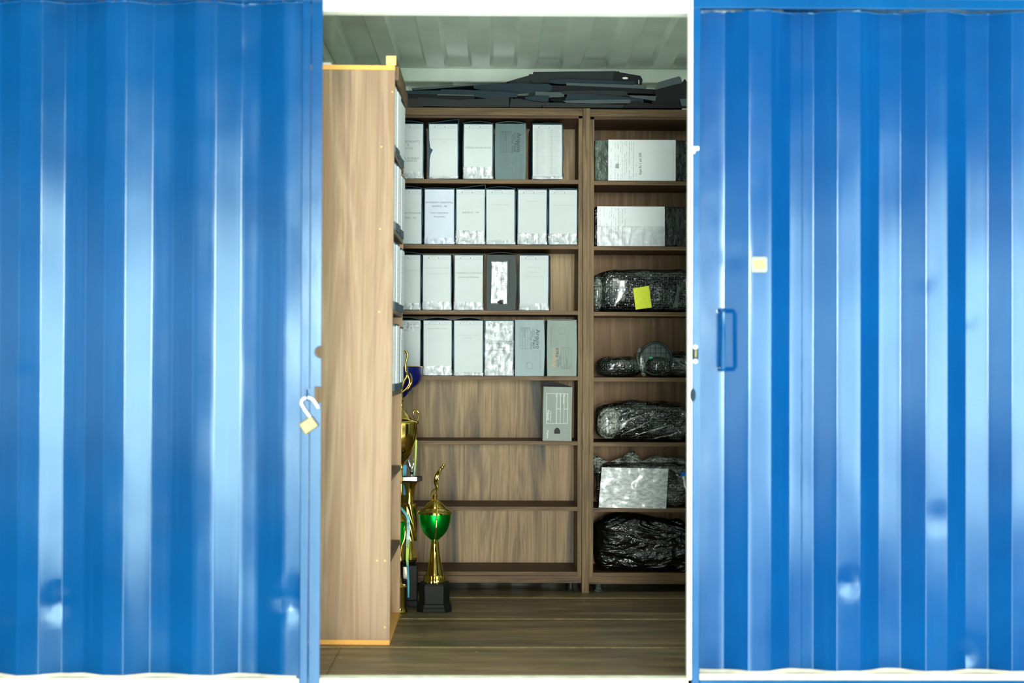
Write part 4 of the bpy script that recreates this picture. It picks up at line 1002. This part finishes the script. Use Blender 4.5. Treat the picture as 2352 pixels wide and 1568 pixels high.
# --- green cup
YG = 1.47; bx_ = at(998, 1400, YG); kk = 1/sc(YG)
t = thing('trophy_cup', 'green and gold lidded cup trophy with an athlete figure on top', 'trophy', (bx_.x, YG, 0), GT)
def zrow(py): return max(0, (1400-py)*kk)
m = MB()
def octa(hw, z): c_ = hw*.62; return [(-hw, -c_, z), (-c_, -hw, z), (c_, -hw, z), (hw, -c_, z), (hw, c_, z), (c_, hw, z), (-c_, hw, z), (-hw, c_, z)]
def loft(m, rings, mi=0):
    n = len(rings[0]); vs = [v for r_ in rings for v in r_]; fs = [(k*n+i, k*n+(i+1) % n, (k+1)*n+(i+1) % n, (k+1)*n+i) for k in range(len(rings)-1) for i in range(n)]
    fs += [tuple(range(n-1, -1, -1)), tuple((len(rings)-1)*n+i for i in range(n))]; m.add(vs, fs, mi)
loft(m, [octa(39.5*kk, 0.0005), octa(39.5*kk, zrow(1392)), octa(37.5*kk, zrow(1389)), octa(36.5*kk, zrow(1383)), octa(34*kk, zrow(1381)), octa(35*kk, zrow(1341)), octa(33*kk, zrow(1336))])
m.build('trophy_base', blackb, t, bevel=.0015)
m = MB(); m.lathe([(24.5*kk, zrow(1337.5)), (25*kk, zrow(1334)), (23*kk, zrow(1320)), (21*kk, zrow(1318.5))], n=72, flute=(.035, 16, 220)); m.build('fluted_collar', gold, t, smooth=True, angle=60)
m = MB(); m.lathe([(r_*kk, zrow(p_)) for r_, p_ in ((20, 1319), (19, 1312), (16.5, 1300), (13.5, 1285), (11, 1268), (9.5, 1250), (9, 1240), (7, 1237))], n=40); m.build('stem', gold, t, smooth=True, angle=50)
m = MB(); m.lathe([(r_*kk, zrow(p_)) for r_, p_ in ((7, 1240), (12, 1236), (20, 1229), (27, 1220), (32, 1210), (35.5, 1199), (37, 1187), (37.5, 1176), (36, 1176))], n=48); m.build('cup', green, t, smooth=True, angle=60)
m = MB(); m.lathe([(r_*kk, zrow(p_)) for r_, p_ in ((37, 1180), (40, 1179), (40, 1176), (37, 1173), (31, 1168), (25, 1166), (24, 1162), (17, 1155), (12, 1150), (6, 1147), (5, 1140), (7, 1138), (4, 1134))], n=48); m.build('lid', gold, t, smooth=True, angle=50)
for sgn in (-1, 1):
    m = MB(); pts = []; rs = []
    for k in range(29):
        u = k/28; py = 1148+u*(1266-1148); rad = (12+34*math.sin(PI*min(1, u*1.15+.12))**.8 if u < .85 else 12+30*math.sin(PI*.99)**1)*kk
        yy = -sgn*(-1)*rad
        hx_ = (1005-5*u-998)*kk
        outr = (.030+.052*math.sin(PI*(u*.8+.14)))
        pts.append((hx_, sgn*outr, zrow(py))); rs.append(.0022+.0016*abs(math.sin(u*22)))
    m.tube(pts, rs, 8)
    m.build('handle', gold, t, smooth=True, angle=60)
# athlete figure on the lid (skinned)
def figure(parent, joints, edges, mat, name='athlete_figure'):
    me = bpy.data.meshes.new(name); me.from_pydata([j[0] for j in joints], edges, []); me.materials.append(mat)
    o = bpy.data.objects.new(name, me); COL.objects.link(o); o.parent = parent
    sk = o.modifiers.new('skin', 'SKIN'); 
    for i, v in enumerate(me.skin_vertices[0].data if me.skin_vertices else []): v.radius = (joints[i][1],)*2
    sb_ = o.modifiers.new('sub', 'SUBSURF'); sb_.levels = 2; sb_.render_levels = 2
    return o
def pj(px, py, dy=0): return ((px-998)*kk, dy, zrow(py))
J = [(pj(999, 1100), .0052), (pj(1001, 1091), .0046), (pj(1006, 1083), .0058), (pj(1010, 1077), .0026), (pj(1016, 1070), .0046),
     (pj(1001, 1109, -.004), .0042), (pj(1004, 1121, -.004), .0030), (pj(1001, 1137, -.004), .0022),
     (pj(998, 1108, .005), .0042), (pj(1002, 1120, .006), .0030), (pj(991, 1130, .007), .0022), (pj(989, 1140, .007), .0020),
     (pj(1009, 1086, -.010), .0024), (pj(1004, 1096, -.013), .0019), (pj(1008, 1102, -.013), .0015),
     (pj(1011, 1080, .009), .0024), (pj(1017, 1074, .008), .0018), (pj(1018, 1067, .003), .0016)]
E = [(0, 1), (1, 2), (2, 3), (3, 4), (0, 5), (5, 6), (6, 7), (0, 8), (8, 9), (9, 10), (10, 11), (2, 12), (12, 13), (13, 14), (2, 15), (15, 16), (16, 17)]
def skin_fig(parent, J, E, mat, name='athlete_figure'):
    me = bpy.data.meshes.new(name); me.from_pydata([j[0] for j in J], E, []); me.materials.append(mat)
    o = bpy.data.objects.new(name, me); COL.objects.link(o); o.parent = parent
    o.modifiers.new('skin', 'SKIN')
    d_ = me.skin_vertices[0].data if len(me.skin_vertices) else me.attributes.new('skin', 'FLOAT', 'POINT')
    for i, v in enumerate(d_): v.radius = (J[i][1]*1.75, J[i][1]*1.75); v.use_root = (i == 0)
    s_ = o.modifiers.new('sub', 'SUBSURF'); s_.levels = 2; s_.render_levels = 2
    for p in me.polygons: p.use_smooth = True
    return o
def tube_fig(parent, J, E, mat, name='athlete_figure'):
    m = MB()
    for a_, b_ in E:
        p, q = Vector(J[a_][0]), Vector(J[b_][0]); m.tube([p, p.lerp(q, .5), q], [J[a_][1], (J[a_][1]+J[b_][1])*.52, J[b_][1]], 10)
    for p, r_ in J:
        m.lathe([(r_*math.cos(b), r_*math.sin(b)) for b in [-PI/2+PI*i/8 for i in range(9)]], n=12, caps=False); m.v[-108:] = [v+Vector(p) for v in m.v[-108:]]
    return m.build(name, mat, parent, smooth=True, angle=70)
try:
    skin_fig(t, J, E, gold)
except Exception as e:
    print('skin failed', e); tube_fig(t, J, E, gold)
m = MB(); m.lathe([(.0066*math.cos(b), .0066*math.sin(b)) for b in [-PI/2+PI*i/8 for i in range(9)]], n=16, caps=False); c_ = Vector(pj(1018, 1068, 0)); m.v = [v+c_ for v in m.v]; m.build('ball', gold, t, smooth=True, angle=80)
# --- tall column trophy
YT = 1.58; kt = 1/sc(YT); bt = at(941, 1392, YT)
t = thing('column_trophy', 'tall slim gold column trophy with black base and twisted shaft', 'trophy', (bt.x, YT, 0), GT)
zr = lambda py: max(.0005, (1391-py)*kt)
m = MB(); hw = 17.5*kt
m.box(-hw-.003, hw+.003, -hw-.003, hw+.003, .0005, zr(1376)); m.box(-hw, hw, -hw, hw, zr(1376), zr(1296)); m.build('trophy_base', blackb, t, bevel=.003)
m = MB(); m.lathe([(hw*.85, zr(1296)), (hw*.6, zr(1293)), (hw*.9, zr(1288)), (hw*.9, zr(1286))], n=28); m.build('base_cap', blackb, t, smooth=True)
m = MB(); m.prism([(-hw*.8, zr(1325)), (-hw*.2, zr(1328)), (-hw*.1, zr(1300)), (-hw*.8, zr(1299))], -hw-.0015, -hw-.0002); m.build('base_plaque', silver, t)
m = MB(); m.lathe([(r_*kt, zr(p_)) for r_, p_ in ((11, 1287), (16, 1284), (16.5, 1279), (13, 1268), (9, 1252), (7, 1242), (8, 1240))], n=10); m.build('faceted_foot', gold, t)
m = MB(); N = 60
m.lathe([(15.5*kt, zr(1241-84*i/N)) for i in range(N+1)], n=96, flute=(.07, 8, 75)); m.build('twisted_shaft', gold, t, smooth=True, angle=80)
m = MB(); m.lathe([(r_*kt, zr(p_)) for r_, p_ in ((14, 1157), (9, 1156), (9, 1140), (10, 1128), (13, 1115), (18, 1108), (19, 1106), (15, 1104))], n=20, flute=(.05, 10, 0)); m.build('flared_cup', gold, t, smooth=True, angle=40)
m = MB(); m.box(-.030, .048, -.030, .030, zr(1104)+.0003, zr(1094), 0); o = m.build('top_plate', blackb, t, bevel=.001)
m = MB(); m.box(-.0295, .028, -.0312, -.0302, zr(1103), zr(1095), 0); m.build('silver_edge', silver, t)
m = MB(); m.lathe([(r_*kt, zr(p_)) for r_, p_ in ((8, 1094), (6, 1092), (3, 1090), (3.5, 1084), (6, 1082), (3, 1079), (2, 1075))], (.006, 0), n=20); m.build('finial_stem', silver, t, smooth=True, angle=50)
m = MB(); m.stube([(.004, 0, zr(1078)), (.000, 0, zr(1072)), (-.004, 0, zr(1066)), (-.008, 0, zr(1060)), (-.005, 0, zr(1055))], [.004, .009, .010, .007, .002], 10); m.tube([(.006, 0, zr(1078)), (.012, 0, zr(1070)), (.014, 0, zr(1058)), (.012, 0, zr(1054))], [.003, .004, .003, .001], 8)
m.build('finial_wing', silver, t, smooth=True, angle=70)
# --- gold lidded cup with ornament
Y3 = 1.70; k3 = 1/sc(Y3); b3 = at(922, 1000, Y3)
t = thing('trophy_cup', 'large gold lidded cup trophy with a leafy scroll ornament, behind the slim ones', 'trophy', (b3.x, Y3, 0), GT)
z3 = lambda py: at(922, py, Y3).z
m = MB(); m.box(-.030, .030, -.030, .030, .0005, .16); m.build('trophy_base', blackb, t, bevel=.003)
m = MB(); m.lathe([(.020, .16), (.024, .17), (.014, .20), (.012, .38), (.026, .42), (.030, z3(1112)), (.030, z3(1108)), (.022, z3(1098)), (.012, z3(1080)), (.009, z3(1068)), (.012, z3(1062))], n=28); m.build('stem', gold, t, smooth=True, angle=50)
m = MB(); m.lathe([(r_*k3, z3(p_)) for r_, p_ in ((5, 1064), (9, 1058), (17, 1050), (26, 1035), (33, 1015), (37, 995), (38, 970), (37, 970))], n=48); m.build('cup', gold, t, smooth=True, angle=60)
m = MB(); m.lathe([(r_*k3, z3(p_)) for r_, p_ in ((38, 973), (42, 972), (41, 968), (36, 965), (24, 962), (20, 958), (12, 948), (6, 944), (4, 935), (3, 922), (5, 918), (3, 914), (2.5, 898))], n=40); m.build('lid', gold, t, smooth=True, angle=50)
m = MB(); q = lambda px, py, dy=0: ((px-922)*k3, dy, z3(py))
m.stube([q(924, 900), q(931, 893), q(938, 884), q(940, 874), q(936, 862), q(931, 850), q(931, 835), q(934, 822), q(935, 812), q(930, 807), q(925, 812), q(924, 825), q(925, 840)], [.003, .004, .0045, .004, .0035, .004, .004, .0045, .005, .005, .0045, .003, .0015], 10)
m.stube([q(928, 896), q(936, 892), q(943, 880), q(945, 868), q(941, 856)], [.002, .006, .007, .004, .0008], 10)
m.stube([q(923, 898), q(924, 885), q(928, 872), q(934, 862), q(933, 842)], [.003, .005, .006, .007, .001], 10)
m.build('leaf_scroll', gold, t, smooth=True, angle=70)
m = MB(); m.stube([q(958, 968), q(962, 952, .01), q(958, 944, .012), q(951, 943, .012), q(949, 952, .01), q(953, 962)], [.003, .004, .005, .004, .003, .002], 10); m.build('handle', gold, t, smooth=True, angle=70)
m = MB(); m.stube([q(894, 968), q(888, 952, .01), q(892, 944, .012), q(899, 943, .012)], [.003, .004, .005, .004], 10); m.build('handle', gold, t, smooth=True, angle=70)
# --- blue bowl trophy
Y4 = 1.86; k4 = 1/sc(Y4); b4 = at(908, 900, Y4)
t = thing('trophy_cup', 'trophy with a deep blue bowl in front of the fourth shelf', 'trophy', (b4.x, Y4, 0), GT)
z4 = lambda py: at(908, py, Y4).z
m = MB(); m.box(-.04, .04, -.04, .04, .0005, .18); m.build('trophy_base', blackb, t, bevel=.003)
m = MB(); m.lathe([(.03, .18), (.012, .22), (.010, .5), (.018, .55), (.010, .60), (.009, z4(925)), (.018, z4(915))], n=24); m.build('stem', gold, t, smooth=True, angle=50)
m = MB(); m.lathe([(r_*k4, z4(p_)) for r_, p_ in ((14, 917), (24, 910), (30, 903), (32, 899), (37, 896), (40, 891), (48, 887), (56, 880), (60.5, 872), (61.5, 862), (62, 842), (60, 842), (58, 868), (40, 886), (5, 905))], n=56); m.build('cup', navyc, t, smooth=True, angle=50)
m = MB(); m.lathe([(62*k4, z4(842.3)), (62.8*k4, z4(841.5)), (62*k4, z4(840.5)), (60*k4, z4(841.5))], n=56, caps=False); m.build('gold_rim', gold, t, smooth=True)
# --- green trophy at the far left with gold foot
Y5 = 1.385; k5 = 1/sc(Y5); b5 = at(914, 1405, Y5)
t = thing('trophy_cup', 'green trophy with gold cylindrical foot mostly hidden behind the light bookcase', 'trophy', (b5.x, Y5, 0), GT)
z5 = lambda py: max(.0005, (1407-py)*k5)
m = MB(); m.lathe([(r_*k5, z5(p_)) for r_, p_ in ((23, 1407), (23.5, 1402), (21, 1399), (21, 1394), (19, 1392), (18.5, 1350), (19.5, 1346), (17, 1342))], n=36); m.build('trophy_base', gold, t, smooth=True, angle=40)
m = MB(); m.box(-.008, .012, -.0345, -.033, z5(1388), z5(1352)); m.build('base_plaque', silver, t)
m = MB(); m.lathe([(r_*k5, z5(p_)) for r_, p_ in ((12, 1343), (8, 1335), (6, 1310), (5, 1280), (6, 1262), (10, 1256))], n=24); m.build('stem', gold, t, smooth=True, angle=50)
m = MB(); m.lathe([(r_*k5, z5(p_)) for r_, p_ in ((8, 1258), (13, 1245), (16, 1225), (17.5, 1200), (17.5, 1196), (15, 1196))], n=40); m.build('cup', green, t, smooth=True, angle=60)
m = MB(); m.lathe([(r_*k5, z5(p_)) for r_, p_ in ((18, 1198), (20, 1196), (17, 1190), (8, 1180), (3, 1172))], n=40); m.build('lid', gold, t, smooth=True, angle=60)
m = MB(); q = lambda px, py, dy=0: ((px-914)*k5, dy, z5(py))
m.stube([q(926, 1200, -.01), q(930, 1215, -.015), q(929, 1235, -.018), q(922, 1255, -.02), q(919, 1280, -.02), q(918, 1310, -.02), q(919, 1330, -.015), q(922, 1343, -.008)], .0032, 10); m.build('handle', gold, t, smooth=True, angle=70)
# --- ribbons
def ribbon(lbl, pts, y, mat, w=.010, txt=False, tw=0):
    m = MB(); P_ = [at(px, py, y) for px, py in pts]
    vs = []
    for i, p in enumerate(P_):
        wd_ = w if not isinstance(w, list) else w[i]
        vs += [(p.x-wd_/2, y+.002*math.sin(i*1.3), p.z+tw), (p.x+wd_/2, y+.002*math.sin(i*1.3)+.003, p.z-tw)]
    fs = [(2*i, 2*i+1, 2*i+3, 2*i+2) for i in range(len(P_)-1)]; m.add(vs, fs)
    o3 = (P_[-1].x, y, P_[-1].z)
    if txt:
        p = at(938, 1207, y); m.text('COPA', p.x, p.z, y-.004, width=.030, mi=1, rot=PI/2); 
        p = at(937, 1248, y); m.text('ITAJAÍ', p.x, p.z, y-.004, width=.032, mi=1, rot=PI/2, vs_=.9)
    o = m.build('medal_ribbon', [mat, inkd], None, o3); s_ = o.modifiers.new('thick', 'SOLIDIFY'); s_.thickness = .0008
    return tag(o, lbl, 'ribbon', 'medal ribbons draped on the trophies')
ribbon('teal and lime printed ribbon draped over the slim column trophy', [(914, 1160), (924, 1170), (934, 1183), (938, 1192), (938, 1215), (937, 1240), (936, 1262), (935, 1285), (937, 1310), (938, 1340), (938, 1372)], 1.50, rib1, [.012, .012, .012, .012, .0125, .0125, .012, .010, .008, .008, .006], True)
ribbon('lime ribbon hanging beside the large gold cup', [(956, 1010), (955, 1040), (953, 1070), (951, 1098)], 1.69, rib2, .007)
ribbon('cyan ribbon hanging at the left rim of the large gold cup', [(920, 905), (919, 930), (919, 975), (919, 1020), (919, 1062)], 1.60, rib3, .006)
ribbon('short bright blue ribbon end behind the slim column trophy', [(930, 1068), (929, 1090), (929, 1110), (930, 1136)], 1.635, rib3, .014)

# ================================================================== PADLOCK
YP = -.050
pc = at(709, 976, YP)
t = thing('padlock', 'brass padlock hanging open from the left door post', 'padlock', (pc.x, YP, pc.z))
Q = [at(*q, YP) for q in ((686.5, 974), (716, 954.5), (732.5, 977), (702, 998))]
m = MB(); m.prism([(q.x-pc.x, q.z-pc.z) for q in Q][::-1], -.010, .008); m.build('lock_body', brass, t, bevel=.003)
S_ = [(712, 957), (703, 945), (695, 932), (692, 924), (695, 917), (702, 913.5), (710, 913), (718, 916.5), (725, 926), (732, 937)]
m = MB(); m.stube([(at(*q, YP).x-pc.x, -.001, at(*q, YP).z-pc.z) for q in S_], .0052, 12); m.build('shackle', steel, t, smooth=True, angle=70)
hp = at(706, 904, -.04)
m = MB(); m.tube([(hp.x, -.030, hp.z+.012), (hp.x, -.052, hp.z+.010), (hp.x, -.060, hp.z-.004), (hp.x, -.052, hp.z-.018), (hp.x, -.040, hp.z-.020)], .003, 10); m.box(hp.x-.012, hp.x+.010, -.043, -.038, hp.z-.002, hp.z+.016)
o = struct(m.build('trim_8', blue_l, None, (hp.x, -.04, hp.z), smooth=True, angle=40))
